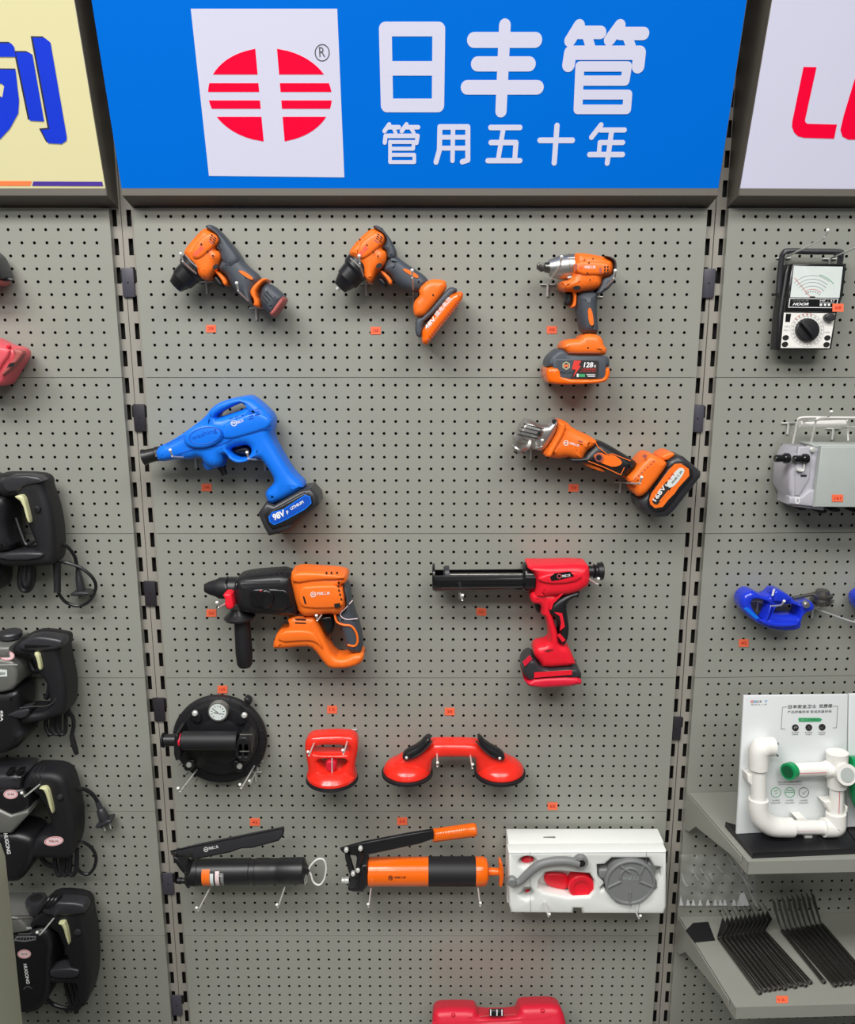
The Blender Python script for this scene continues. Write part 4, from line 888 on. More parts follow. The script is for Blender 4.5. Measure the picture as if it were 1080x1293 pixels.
lines_on('film_edge', 'greyplastic', K, [[(105, 212), (996, 208)]], 2, .0908, T)
decal('hand_slot', 'greyplastic', K, [(300, 120), (365, 118), (368, 128), (298, 126)], .0905, T=T, plane=Plane(P(K, 550, 207, .09)+V((0, .0, .0005)), (1, 0, 0), (0, 1, .0)).off(-.09), th=.0003)
t2 = thing('crank_handle', 'grey curved crank handle lying across the left of the white foam box', 'crank handle', base_at(K, 125, 405, .095))
tube('shaft', 'greyplastic', [P(K, *p) for p in ((125, 382, .098), (165, 372, .098), (215, 325, .098), (270, 282, .098), (340, 260, .098), (430, 256, .098), (500, 270, .098))], [.0065, .0075, .0085, .0085, .0085, .0085, .009], t2, 16)
disc_out('round_end', 'greyplastic', K, (122, 384), [(.092, 22), (.096, 28), (.104, 28), (.107, 20)], t2, 24)
disc_out('socket_end', 'greyplastic', K, (514, 272), [(.0905, 40), (.099, 42), (.103, 38), (.103, 24)], t2, 28)
disc_out('socket_hole', 'dark', K, (516, 272), [(.1031, 22), (.1034, 22)], t2, 20)
lathe_px('drive_pin', 'clear', K, (510, 245), (512, 215), [(0, 14), (.7, 14), (1, 8)], .1, t2, n=14)
def solid_thing(name, label, cat, fn):
    o = fn(); recenter(o); return props(o, label, cat)
solid_thing('round_die', 'red cylindrical die showing in the big pocket of the white foam box', 'die', lambda: disc_out('round_die', 'red', K, (513, 402), [(.0585, 74), (.080, 74), (.083, 68), (.083, 45), (.080, 42), (.079, 30)], None, 36))
solid_thing('die_body', 'rounded red die body beside the red cylindrical die in the foam box', 'die', lambda: slab('die_body', 'red', K, [(300, 335), (330, 320), (430, 326), (440, 360), (436, 420), (350, 405), (305, 380)], .0585, .068, .006, 1))
solid_thing('round_die', 'small red round insert in the upper left hole of the white foam box', 'die', lambda: disc_out('round_die', 'red', K, (212, 274), [(.0585, 40), (.068, 40), (.070, 34), (.070, 20)], None, 24))
solid_thing('die_body', 'small red insert in the lower left hole of the white foam box', 'die', lambda: slab('die_body', 'red', K, [(180, 458), (195, 432), (200, 420), (225, 422), (236, 445), (225, 465)], .0585, .066, .003, 1))
t2 = thing('ratchet_head', 'grey round ribbed ratchet head at the right of the white foam box', 'ratchet head', base_at(K, 790, 515, .08))
disc_out('cover', 'greyplastic', K, (792, 378), [(.0585, 138), (.090, 142), (.096, 143), (.099, 138), (.099, 130), (.096, 126)], t2, 48)
ST = [[(792, 322), (735, 285)], [(740, 372), (660, 410)], [(792, 430), (790, 500)], [(845, 372), (925, 405)], [(850, 330), (870, 285)]]
for s_ in ST: wire('rib', 'greyplastic', K, [(s_[0][0], s_[0][1], .0965), (s_[1][0], s_[1][1], .0965)], .0026, t2, k=1)
wire('rib', 'greyplastic', K, [(792+56*math.cos(a), 352+54*math.sin(a), .0965) for a in [math.pi*(.95+i*.14) for i in range(9)]], .0024, t2, k=2)
slab('side_lug', 'greyplastic', K, [(606, 284), (660, 286), (690, 250), (700, 300), (650, 380), (640, 345), (608, 330)], .06, .085, .004, 1, T=t2)
slab('side_lug', 'greyplastic', K, [(880, 248), (905, 252), (918, 300), (940, 400), (945, 420), (920, 425)], .06, .085, .004, 1, T=t2)
text('embossed_mark', 'tester', K, '明威工具', (752, 368), (852, 366), 24, .0966, t2)
hook('steel peg hook under the left of the white foam box', tip=(694, 1155)); hook('steel peg hook under the right of the white foam box', tip=(809, 1157))
# ------------------------------------------------------------------ base deck and red toolbox
struct_deck = box_mesh((-.016, -.21, .0), (1.05, .40, .06))
T = thing('base_deck', 'grey base deck under the middle bay that the red toolbox stands on', 'shelf', (-.016, -.21, 0))
link('deck_panel', struct_deck, 'board', T, 0)
K = (520, 1180, 4.909)
lean = Plane((0, -.14, .03), (1, 0, 0), (0, .5, 1))
T = thing('toolbox', 'red plastic toolbox with a notched top at the bottom of the middle bay', 'toolbox', lean.p3(*px(K, 535, 560)))
pts = [lean.p2(*px(K, x, y)) for x, y in chaikin([(125, 700), (128, 480), (145, 440), (200, 430), (385, 430), (402, 450), (415, 482), (640, 478), (655, 455), (668, 415), (760, 410), (890, 408), (925, 440), (955, 560), (965, 700)], 1)]
lo = [lean.p2(*px(K, 965, 700))[0], lean.p2(*px(K, 125, 700))[0]]
pts = pts[:-1]+[(lo[0], .005), (lo[1], .005)] if False else pts
me = flat_mesh([pts], .038, .016, 5); me.transform(lean.mat(-.004)); link('case', me, 'crimson', T, 40)
slab('latch', 'jet', K, [(480, 462), (568, 460), (570, 504), (482, 506)], .03, .0385, .003, 0, T=T, plane=lean)
for x in (490, 529, 560): decal('latch_stripe', 'print_white', K, rect(x-3, 464, x+3, 503), .0387, T=T, plane=lean)
lines_on('case_ridge', 'crimson', K, [[(130, 548), (420, 540), (800, 522), (900, 498)]], 9, .0345, T, plane=lean)
lines_on('case_groove', 'brick', K, [[(425, 508), (478, 502)], [(572, 500), (645, 494)]], 4, .0345, T, plane=lean)
for q in ((258, 498), (812, 472)): slab('rivet', 'crimson', K, ell(*q, 14, 12, n=14), .03, .037, .002, 0, T=T, plane=lean)
# ------------------------------------------------------------------ right-hand bay
BASE[0] = RIGHT
# analog multimeter
K = (950, 290, 7.608)
T = thing('multimeter', 'black and white analog multimeter with needle dial and big rotary knob', 'multimeter', base_at(K, 490, 1148, .03))
tilt = Plane(P(K, 490, 1148, .03), RIGHT.u, V((0, 0, 1))-RIGHT.n*.10)
mK = lambda d: tilt.off(d)
slab('back_case', 'black', K, [(322, 335), (890, 330), (855, 640), (800, 800), (745, 1148), (212, 1148), (240, 800), (300, 420)], -.012, .016, .004, 0, T=T, plane=tilt, du=.008)
slab('meter_case', 'jet', K, [(380, 328), (890, 332), (850, 660), (805, 795), (312, 790), (345, 560)], .0, .028, .003, 0, T=T, plane=tilt, du=.026)
slab('selector_case', 'black', K, [(300, 788), (805, 796), (748, 1146), (268, 1146)], .0, .024, .003, 0, T=T, plane=tilt, du=.022)
decal('dial_face', 'dial', K, [(402, 350), (872, 356), (838, 655), (366, 650)], .0281, T=T, plane=tilt)
arcs = lambda r, a0, a1, n: [(580+r*math.cos(math.radians(a)), 690-r*math.sin(math.radians(a))) for a in [a0+(a1-a0)*i/n for i in range(n+1)]]
lines_on('dial_arcs', 'greyplastic', K, [arcs(250, 50, 135, 14), arcs(215, 48, 135, 14), arcs(185, 45, 135, 12), arcs(150, 42, 135, 12)], 3, .0287, T, tilt)
lines_on('dial_arcs', 'print_red', K, [arcs(118, 45, 130, 12)], 3, .0287, T, tilt)
lines_on('dial_arcs', 'print_green', K, [arcs(265, 40, 75, 8)], 5, .0287, T, tilt)
lines_on('dial_numerals', 'print_dark', K, [[arcs(92, a, a, 1)[0], arcs(102, a, a, 1)[0]] for a in range(45, 140, 14)], 6, .0287, T, tilt)
decal('needle_hub', 'print_dark', K, [(550, 650), (560, 640), (600, 641), (610, 652)], .0287, T=T, plane=tilt); lines_on('needle', 'print_red', K, [[(560, 645), (408, 462)]], 3, .0290, T, tilt)
decal('brand_strip', 'print_white', K, [(360, 658), (830, 664), (805, 753), (347, 748)], .0282, holes=[[(366, 664), (822, 670), (799, 747), (355, 742)]], T=T, plane=tilt)
text('lettering', 'print_white', K, 'HOOR', (388, 728), (545, 728), 26, .0284, T, .03, shear=.4, plane=tilt); text('lettering', 'greyplastic', K, '万用电表', (390, 690), (545, 690), 16, .0284, T, plane=tilt)
text('lettering', 'print_white', K, 'MF - 47', (652, 692), (795, 692), 16, .0284, T, plane=tilt); lines_on('strip_line', 'print_white', K, [[(650, 703), (790, 705)]], 4, .0284, T, tilt)
for x in (650, 690, 728): decal('strip_mark', 'print_white', K, rect(x, 712, x+22, 732), .0284, T=T, plane=tilt)
decal('selector_plate', 'white', K, [(306, 796), (800, 802), (742, 1138), (275, 1136)], .0241, T=T, plane=tilt)
lines_on('range_ring', 'greyplastic', K, [[(530+r*math.cos(a), 965+r*math.sin(a)) for a in [2*math.pi*i/30 for i in range(31)]] for r in (135, 160)], 2, .0246, T, tilt)
lines_on('range_marks', 'print_dark', K, [[(530+138*math.cos(a), 965+138*math.sin(a)), (530+150*math.cos(a), 965+150*math.sin(a))] for a in [2*math.pi*i/24 for i in range(24)]], 4, .0246, T, tilt)
lines_on('range_marks', 'print_red', K, [[(530+148*math.cos(a), 965+148*math.sin(a)), (530+160*math.cos(a), 965+160*math.sin(a))] for a in [math.pi*(1.25+i*.08) for i in range(5)]], 8, .0247, T, tilt)
slab('range_knob', 'black', K, [(530+(108 if i % 2 else 114)*math.cos(i*math.pi/24), 962+(108 if i % 2 else 114)*math.sin(i*math.pi/24)) for i in range(48)], .024, .033, .002, 0, T=T, plane=tilt)
slab('knob_bar', 'rubber', K, [(455, 890), (500, 868), (600, 1025), (585, 1048)], .03, .042, .003, 0, T=T, plane=tilt)
slab('zero_knob', 'charcoal', K, ell(742, 842, 52, 40), .024, .036, .003, 0, T=T, plane=tilt)
for q in ((322, 1038), (315, 1102), (723, 1040), (714, 1105)): decal('jack', 'dark', K, ell(*q, 31, 25, rot=-.3), .0245, T=T, plane=tilt, th=.0006)
decal('socket', 'jet', K, [(325, 808), (375, 808), (362, 888), (318, 886)], .0245, T=T, plane=tilt)
for q in ((345, 930), (335, 965), (725, 985)): text('lettering', 'greyplastic', K, 'DCV' if q[0] < 400 else '10A', (q[0]-28, q[1]+8), (q[0]+22, q[1]+8), 14, .0246, T, plane=tilt)
sK = lambda x, y, d: tilt.off(d).p3(*px(K, x, y))
bm = bmesh.new()
for d in (0,):
    tube_mesh(bm, spline3([sK(250, 640, .004), sK(268, 420, .008), sK(285, 270, .012), sK(300, 232, .014), sK(345, 206, .014), sK(560, 210, .014), sK(830, 214, .014), sK(852, 240, .014), sK(842, 330, .010)], 5), .0052, 8)
bm_obj('carry_handle', bm, 'charcoal', T)
disc_out('handle_pivot', 'dark', K, (250, 620), [(.01, 12), (.03, 12)], T, 12)
hook('steel peg hook at the upper left of the multimeter handle', base=(989, 326), wall=RIGHT, rise=.03)
hook('steel peg hook at the upper right of the multimeter handle', base=(1047, 327), wall=RIGHT, rise=.03)
price_tag('orange price tag stuck on the multimeter', 1058.5, 388.5, '68', tilt, .0295, w=14, h=10)
# pale grey insulation tester
K = (960, 510, 8.083)
T = thing('insulation_tester', 'pale grey tester box with black knobs and white wire handle', 'tester', base_at(K, 700, 1055, .06))
slab('end_case', 'tester2', K, [(310, 430), (440, 428), (620, 440), (560, 1052), (252, 1012), (258, 930), (205, 830), (220, 600), (268, 488)], .012, .085, .006, 0, T=T)
slab('end_ridge', 'tester2', K, [(385, 435), (520, 435), (500, 760), (395, 940), (345, 930), (350, 640)], .08, .088, .003, 0, T=T)
slab('end_foot', 'tester2', K, [(400, 940), (480, 872), (540, 868), (530, 1040), (270, 1010), (275, 940)], .07, .091, .003, 0, T=T)
slab('cover', 'tester', K, [(628, 434), (1500, 440), (1440, 1060), (552, 1052)], .0855, .098, .002, 0, T=T, du=.098)
slab('back_cover', 'tester', K, [(640, 444), (1490, 450), (1430, 1040), (575, 1036)], .010, .0855, .002, 0, T=T, du=.0855)
slab('top_lid', 'tester', K, [(455, 400), (470, 394), (940, 400), (1500, 405), (1500, 440), (620, 436), (480, 432)], .02, .07, .004, 0, T=T)
for q, d in (((300, 555), .088), ((490, 560), .090)):
    lathe_px('knob', 'jet', K, (q[0]-148, q[1]+2), (q[0]-60, q[1]+1), [(0, 32), (.1, 38), (.9, 38), (1, 34)], d, T, n=18); lathe_px('knob_head', 'jet', K, (q[0]-62, q[1]), (q[0], q[1]), [(0, 44), (.2, 54), (.8, 54), (1, 46)], d, T, n=18)
wire('clamp', 'chrome', K, [(452, 615, .092), (440, 685, .093), (385, 678, .093)], .0016, T, k=2); lathe_px('clamp_pin', 'chrome', K, (372, 672), (430, 672), [(0, 16), (1, 16)], .091, T, n=12)
decal('ring_sticker', 'print_white', K, ell(382, 985, 26, 36), .0912, holes=[ell(384, 988, 14, 22)], T=T); decal('small_print', 'print_dark', K, rect(415, 722, 475, 742), .0885, T=T)
disc_out('handle_screw', 'chrome', K, (545, 470), [(.07, 30), (.09, 30), (.092, 18)], T, 14)
wire('wire_handle', 'white', K, [(335, 400, .05), (358, 290, .06), (382, 185, .07), (430, 138, .075), (700, 138, .075), (1000, 140, .075), (1450, 145, .075)], .0019, T, k=5)
wire('wire_handle', 'white', K, [(520, 405, .075), (548, 280, .09), (575, 165, .10), (610, 142, .10), (680, 140, .09)], .0019, T, k=5); wire('wire_handle', 'white', K, [(900, 375, .05), (895, 260, .05), (890, 165, .06)], .0014, T, k=3)
lathe_px('handle_sleeve', 'white', K, (408, 212), (868, 200), [(0, 34), (.03, 38), (.97, 38), (1, 34)], .055, T, n=20)
for q in ((385, 1045), (590, 1075), (725, 1062), (960, 1078)): slab('rubber_foot', 'rubber', K, rect(q[0]-46, q[1]-20, q[0]+46, q[1]+22), .02, .06, .004, 1, T=T)
hook('steel peg hook left of the white handle of the pale grey tester', base=(995, 534), wall=RIGHT); hook('steel peg hook behind the white sleeve of the pale grey tester', base=(1051.5, 541), wall=RIGHT)
price_tag('orange price tag stuck on the pale grey tester', 1058, 629, '161', RIGHT, .0985, w=14, h=9)
# blue pipe cutter
K = (900, 720, 6.0)
T = thing('pipe_cutter', 'cobalt blue pipe cutter with grey cutting wheels', 'pipe cutter', base_at(K, 460, 440, .03))
slab('frame', 'cobalt', K, [(178, 230), (198, 168), (262, 128), (330, 160), (392, 190), (452, 115), (560, 170), (592, 210), (642, 240), (722, 215), (748, 262), (722, 292), (672, 302), (640, 330), (648, 410), (610, 437), (500, 442), (380, 420), (280, 360), (200, 290)], .012, .058, .012, 1,
     holes=[[(262, 205), (325, 192), (400, 235), (425, 260), (382, 362), (330, 345), (275, 270)], [(448, 262), (500, 238), (600, 240), (628, 262), (625, 338), (590, 322), (480, 322), (415, 300)]], T=T, res=4)
slab('roller_block', 'cobalt', K, [(440, 140), (470, 130), (570, 180), (560, 220), (470, 225), (430, 215)], .03, .066, .005, 1, T=T)
slab('cross_bar', 'cobalt', K, [(410, 250), (432, 255), (392, 368), (372, 360)], .03, .062, .004, 0, T=T)
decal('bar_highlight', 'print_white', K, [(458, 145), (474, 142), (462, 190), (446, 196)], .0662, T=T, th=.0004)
decal('cast_lettering', 'blue', K, [(235, 290), (262, 278), (355, 360), (330, 372)], .0582, 0, T=T, th=.0004)
slab('lower_lip', 'cobalt', K, [(330, 355), (390, 375), (500, 395), (630, 390), (638, 418), (500, 432), (380, 410)], .05, .064, .004, 1, T=T)
disc_out('bolt', 'silver', K, (720, 268), [(.056, 27), (.064, 27), (.067, 18)], T, 20)
tube('screw_rod', 'steel', [P(K, 605, 212, .035), P(K, 760, 182, .03)], .0035, T, 12, 1)
cw = P(K, 825, 250, .035); sc = mpp(cw)/6.0
lathe_z('cutting_wheel', 'steel', cw, [(-12*sc, 50*sc), (-6*sc, 62*sc), (10*sc, 68*sc), (22*sc, 84*sc), (28*sc, 86*sc), (32*sc, 60*sc), (44*sc, 58*sc), (54*sc, 74*sc), (70*sc, 76*sc), (78*sc, 52*sc), (100*sc, 48*sc), (106*sc, 40*sc)], T, 36)
hook('steel peg hook through the frame of the blue pipe cutter', tip=(990.5, 759.7), wall=RIGHT, L=.11); hook('steel peg hook under the wheels of the blue pipe cutter', base=(1026, 767), wall=RIGHT, L=.16)
T = thing('pipe_cutter', 'second cobalt blue pipe cutter cut off by the right edge', 'pipe cutter', base_at(K, 1150, 400, .03))
slab('frame', 'cobalt', K, [(1052, 205), (1080, 165), (1140, 130), (1300, 180), (1500, 220), (1540, 300), (1400, 420), (1180, 360), (1072, 290)], .012, .058, .012, 1, holes=[[(1180, 210), (1300, 220), (1400, 300), (1280, 340), (1180, 290)]], T=T, res=4)
# ------------------------------------------------------------------ two shelves
def hplane(z): return Plane((0, 0, z), (1, 0, 0), (0, 1, 0))
def shelf(label, z, depth, lip, s_back, s_front):
    n = RIGHT.n; u = RIGHT.u; at = lambda s, d, zz: RIGHT.o+u*s+n*d+V((0, 0, zz-RIGHT.o.z))
    T = thing('shelf', label, 'shelf', at(.25, depth/2, z-lip), 'grey metal shelves in the right bay')
    sR = .50
    bm = bmesh.new()
    def prism(quad, z0, z1):
        a = [bm.verts.new(at(s, d, z0)) for s, d in quad]; b = [bm.verts.new(at(s, d, z1)) for s, d in quad]
        m_ = len(quad)
        bm.faces.new(a[::-1]); bm.faces.new(b)
        for i in range(m_): bm.faces.new((a[i], a[(i+1) % m_], b[(i+1) % m_], b[i]))
    prism([(s_back, .001), (sR, .001), (sR, depth), (s_front, depth)], z-.0015, z)
    bm_obj('shelf_top', bm, 'board', T, 0)
    bm = bmesh.new(); prism([(s_front, depth-.0015), (sR, depth-.0015), (sR, depth), (s_front, depth)], z-lip, z-.0015); bm_obj('front_lip', bm, 'board', T, 0)
    bm = bmesh.new(); a = (s_front-s_back)/depth; prism([(s_back, .001), (s_back+.0015, .001), (s_front+.0015, depth), (s_front, depth)], z-lip, z-.0015); bm_obj('side_lip', bm, 'board', T, 0)
    # tapering bracket under the left end, hooked into the upright
    bm = bmesh.new(); quad = [(.002, z-.002), (.002, z-.085), (.02, z-.078), (.045, z-.05), (depth*.92, z-.014), (depth*.92, z-.002)]
    va = [bm.verts.new(at(s_back+a*d-.0032, d, zz)) for d, zz in quad]; vb = [bm.verts.new(at(s_back+a*d-.0012, d, zz)) for d, zz in quad]
    bm.faces.new(va); bm.faces.new(vb[::-1])
    for i in range(len(quad)): j = (i+1) % len(quad); bm.faces.new((va[i], va[j], vb[j], vb[i]))
    bm_obj('bracket', bm, 'board', T, 0)
    return T
zs1 = RIGHT.p3(900, 1000).z
q1 = hplane(zs1).p3(945, 1088); d1_ = (q1-RIGHT.o).dot(RIGHT.n); s1_ = (q1-RIGHT.o).dot(RIGHT.u)
shelf('upper grey shelf carrying the white pipe display board', zs1, d1_, .026, .004, s1_)
zs2 = RIGHT.p3(870, 1157).z
q2 = hplane(zs2).p3(929, 1272); d2_ = (q2-RIGHT.o).dot(RIGHT.n); s2_ = (q2-RIGHT.o).dot(RIGHT.u)
shelf('lower grey shelf carrying the bent steel bars', zs2, d2_, .026, .004, s2_)
# ------------------------------------------------------------------ pipe display board
K = (900, 860, 5.172)
top = hplane(zs1+.0075)
bl = hplane(zs1+.012).p3(*px(K, 158, 1000)); br = hplane(zs1+.012).p3(*px(K, 855, 965))
T = thing('display_board', 'white printed display board with a bent run of white pipe on a black base', 'display board', (bl+br)/2-V((0, 0, .0115)))
un = (br-bl); un.z = 0; un.normalize(); nn = un.cross(V((0, 0, 1)))
back = -nn if nn.y > 0 else nn
BP = Plane(bl, un, V((0, 0, 1))-back*(-.0)); BP = Plane(bl, un, V((0, 0, 1))+(-back)*.06)
slab('board', 'ivory', K, [(206, 96), (886, 88), (870, 960), (158, 1000)], -.006, 0, .0015, 0, T=T, plane=BP, du=0)
def deck_pts(P4, z): return [hplane(z).p3(*px(K, *p)) for p in P4]
def slab_h(name, m, quad, z0, z1, T):
    bm = bmesh.new(); a = [bm.verts.new((q.x, q.y, z0)) for q in quad]; b = [bm.verts.new((q.x, q.y, z1)) for q in quad]; n_ = len(quad)
    bm.faces.new(a[::-1]); bm.faces.new(b)
    for i in range(n_): bm.faces.new((a[i], a[(i+1) % n_], b[(i+1) % n_], b[i]))
    return bm_obj(name, bm, m, T, 30)
slab_h('base', 'black', deck_pts([(85, 918), (262, 1122), (960, 1092), (860, 950), (190, 950)][:5], zs1+.012), zs1+.0005, zs1+.012, T)
def pw(name, m, pts, r, T, n=20, k=6): return tube(name, m, [BP.off(d).p3(*px(K, x, y)) for x, y, d in pts], r, T, n, k)
sB = mpp(BP.p3(*px(K, 500, 700)))/K[2]
pr = 48*sB; fr = 62*sB; dp = .022
pw('pipe', 'white', [(300, 480, dp), (300, 800, dp)], pr, T, k=1)
pw('elbow', 'white', [(300, 570, dp), (302, 480, dp), (318, 440, dp), (360, 428, dp), (395, 428, dp)], [fr, fr*1.03, fr*1.1, fr*.98, fr*.98], T)
pw('clip_fork', 'greyplastic', [(405, 412, dp+.004), (432, 408, dp+.004)], .0022, T, 8, 1); pw('clip_fork', 'greyplastic', [(410, 470, dp+.004), (428, 490, dp+.004)], .0022, T, 8, 1); pw('clip_fork', 'greyplastic', [(412, 425, dp+.002), (416, 475, dp+.002)], .001, T, 6, 1)
pw('elbow', 'white', [(300, 770, dp), (300, 830, dp), (325, 900, dp), (385, 945, dp), (460, 955, dp), (520, 955, dp)], [fr, fr, fr*1.05, fr*1.05, fr, fr], T)
pw('pipe', 'white', [(500, 955, dp), (745, 955, dp)], pr*.95, T, k=1)
pw('elbow', 'white', [(722, 955, dp), (770, 954, dp), (800, 945, dp), (805, 910, dp), (806, 860, dp)], [fr, fr*1.03, fr*1.06, fr*1.03, fr], T)
pw('pipe', 'white', [(808, 880, dp), (812, 660, dp)], pr*.9, T, k=1)
pw('tee', 'white', [(814, 690, dp), (814, 600, dp), (815, 465, dp)], [fr*.95, fr*1.0, fr*1.08], T, k=3); pw('tee', 'white', [(730, 575, dp), (800, 570, dp)], [fr*.8, fr], T, k=2); pw('tee', 'white', [(820, 590, dp), (880, 612, dp+.028)], [fr*.9, fr*1.1], T, k=2)
pw('tee_bore', 'tester', [(878.5, 611.5, dp+.0275), (882, 612.5, dp+.0292)], fr*.72, T, k=1)
pw('pipe', 'white', [(735, 572, dp), (515, 582, dp)], pr*.92, T, k=1)
pw('pipe_lining', 'green', [(520, 582, dp), (492, 592, dp+.006)], pr*1.12, T, k=1); pw('pipe_bore', 'green_dark', [(493, 591.5, dp+.0058), (489, 593, dp+.0066)], pr*.82, T, k=1)
for a, b in (((323, 575), (316, 770)), ((560, 603), (745, 597)), ((525, 980), (722, 976)), ((832, 700), (826, 865))): lines_on('pipe_stripe', 'print_pink' if a[0] > 400 and a[1] > 900 else 'salmon', K, [[a, b]], 3.5, dp+pr*.93, T, BP)
for q in (((208, 590), (275, 590), (275, 640), (235, 668), (212, 640)), ((704, 770), (775, 762), (775, 838), (748, 838)), ((526, 872), (580, 868), (640, 925), (560, 925)), ((580, 985), (636, 985), (634, 1008), (584, 1008)), ((845, 800), (862, 800), (862, 840), (845, 845))): slab('pipe_clip', 'white', K, q, .0005, .024, .003, 0, T=T, plane=BP)
tx = lambda m, s, a, b, h, bold=0: text('print', m, K, s, a, b, h, .0004, T, bold, plane=BP)
tx('print_red', '日', (250, 143), (266, 143), 18, .02); tx('print_cyan', '日', (270, 143), (284, 143), 18, .02); tx('print_dark', '日丰', (288, 143), (322, 142), 18); tx('print_cyan', '管', (340, 142), (358, 142), 18, .02); tx('ink_grey', '管用五十年', (250, 158), (356, 156), 7)
tx('print_dark', '日丰安全卫士', (495, 180), (678, 176), 26, .012); tx('print_dark', '双质保', (695, 176), (782, 174), 26, .012); tx('ink_grey', '产品质量质保 管道质量质保', (490, 210), (778, 206), 18)
lines_on('print', 'ink_grey', K, [[(488, 168), (457, 170), (448, 312), (474, 313)], [(785, 164), (818, 163), (810, 304), (786, 305)]], 2.5, .0004, T, BP)
decal('print', 'print_green', K, [(560, 246), (565, 240), (700, 240), (716, 250), (702, 264), (565, 266)], .0003, T=T, plane=BP); tx('print_white', '扫一扫 查验真伪', (580, 259), (692, 257), 10)
for x, y in ((541, 304), (629, 303), (716, 301)): decal('print', 'print_dark', K, ell(x, y, 22), .0003, T=T, plane=BP)
tx('print_white', '✓', (706, 310), (726, 310), 16); tx('print_white', '人', (618, 312), (640, 312), 18); tx('print_white', '户', (530, 313), (552, 313), 18)
for x in (540, 628, 714): tx('ink_grey', '安全质保', (x-24, 340), (x+24, 339), 9); tx('ink_grey', '全程服务', (x-22, 353), (x+20, 352), 9)
tx('ink_grey', 'PP-R安全精品管材', (428, 668), (582, 662), 13); lines_on('print', 'ink_grey', K, [[(430, 677), (585, 672)]], 2, .0004, T, BP)
for x, c in ((414, 'print_green'), (505, 'print_green'), (596, 'ink_grey')):
    decal('print', c, K, ell(x, 727, 33), .0003, holes=[ell(x, 727, 30)], T=T, plane=BP)
    tx('ink_grey', '环保健康', (x-26, 785), (x+24, 782), 10); tx('ink_grey', '卫生达标', (x-34, 802), (x+30, 799), 10)
lines_on('print', 'print_green', K, [[(478, 727), (532, 726)], [(485, 715), (528, 714)], [(404, 720), (424, 712)], [(410, 735), (422, 728)]], 4, .0004, T, BP); lines_on('print', 'ink_grey', K, [[(586, 727), (596, 738), (610, 718)]], 3, .0004, T, BP)
# the next board, cut off by the edge of the picture
T = thing('display_board', 'second white display board with a green pipe fitting, cut off at the right edge', 'display board', BP.p3(*px(K, 1050, 955))-V((0, 0, .003)))
BP2 = Plane(BP.o+BP.u*.002, BP.u, BP.v)
slab('board', 'ivory', K, [(893, 86), (1400, 60), (1380, 915), (882, 955)], -.006, 0, .0015, 0, T=T, plane=BP2, du=0)
slab_h('base', 'black', deck_pts([(868, 952), (968, 1092), (1450, 1070), (1330, 935)], zs1+.012), zs1+.0005, zs1+.012, T)
pw('green_fitting', 'green', [(960, 515, dp), (955, 620, dp), (965, 740, dp), (1010, 810, dp), (1100, 840, dp)], [fr*1.05, fr, fr, fr*1.05, fr], T); pw('green_fitting', 'green', [(890, 545, dp), (960, 548, dp)], fr*.9, T, k=1)
# ------------------------------------------------------------------ clear pouch hanging under the upper shelf
K = (840, 1090, 4.5)
random.seed(3)
bm = bmesh.new(); nx, ny = 26, 16; g = []
for j in range(ny+1):
    row = []
    for i in range(nx+1):
        x = 85+(505-85)*i/nx+(20*(j/ny) if i == nx else 0); y = -50+(245+50)*j/ny-(8 if (j == ny and i % 3 == 1) else 0)
        row.append(bm.verts.new(P(K, x, y, .012+.004*math.sin(i*.9+j*.5)+.003*math.sin(j*1.7-i*.35)+random.uniform(-.0012, .0012))))
    g.append(row)
for j in range(ny):
    for i in range(nx): bm.faces.new((g[j][i], g[j][i+1], g[j+1][i+1], g[j+1][i]))
T = thing('plastic_pouch', 'crumpled clear plastic pouch hanging against the panel between the two shelves', 'plastic pouch', P(K, 290, 245, .012))
bm_obj('film', bm, 'clear', T, 80)
for x in (92, 130, 160, 200, 243, 285, 315, 340, 392, 420): decal('seal', 'seal', K, [(x-11, 240), (x-2, 205 if x != 92 else 178), (x+3, 208), (x+13, 240)], .0195, T=T)
decal('seal', 'seal', K, [(412, 243), (425, 180), (448, 165), (470, 215), (478, 240)], .0195, T=T)
lines_on('crease', 'crease', K, [[(95, 60), (112, 110), (130, 128)], [(150, 40), (190, 95)], [(200, 30), (250, 100)], [(300, 20), (340, 70)], [(360, -30), (440, 80), (500, 150)], [(400, 0), (470, 85)], [(430, 40), (520, 245)], [(100, 90), (120, 130)], [(250, 60), (275, 100)]], 7, .0198, T)
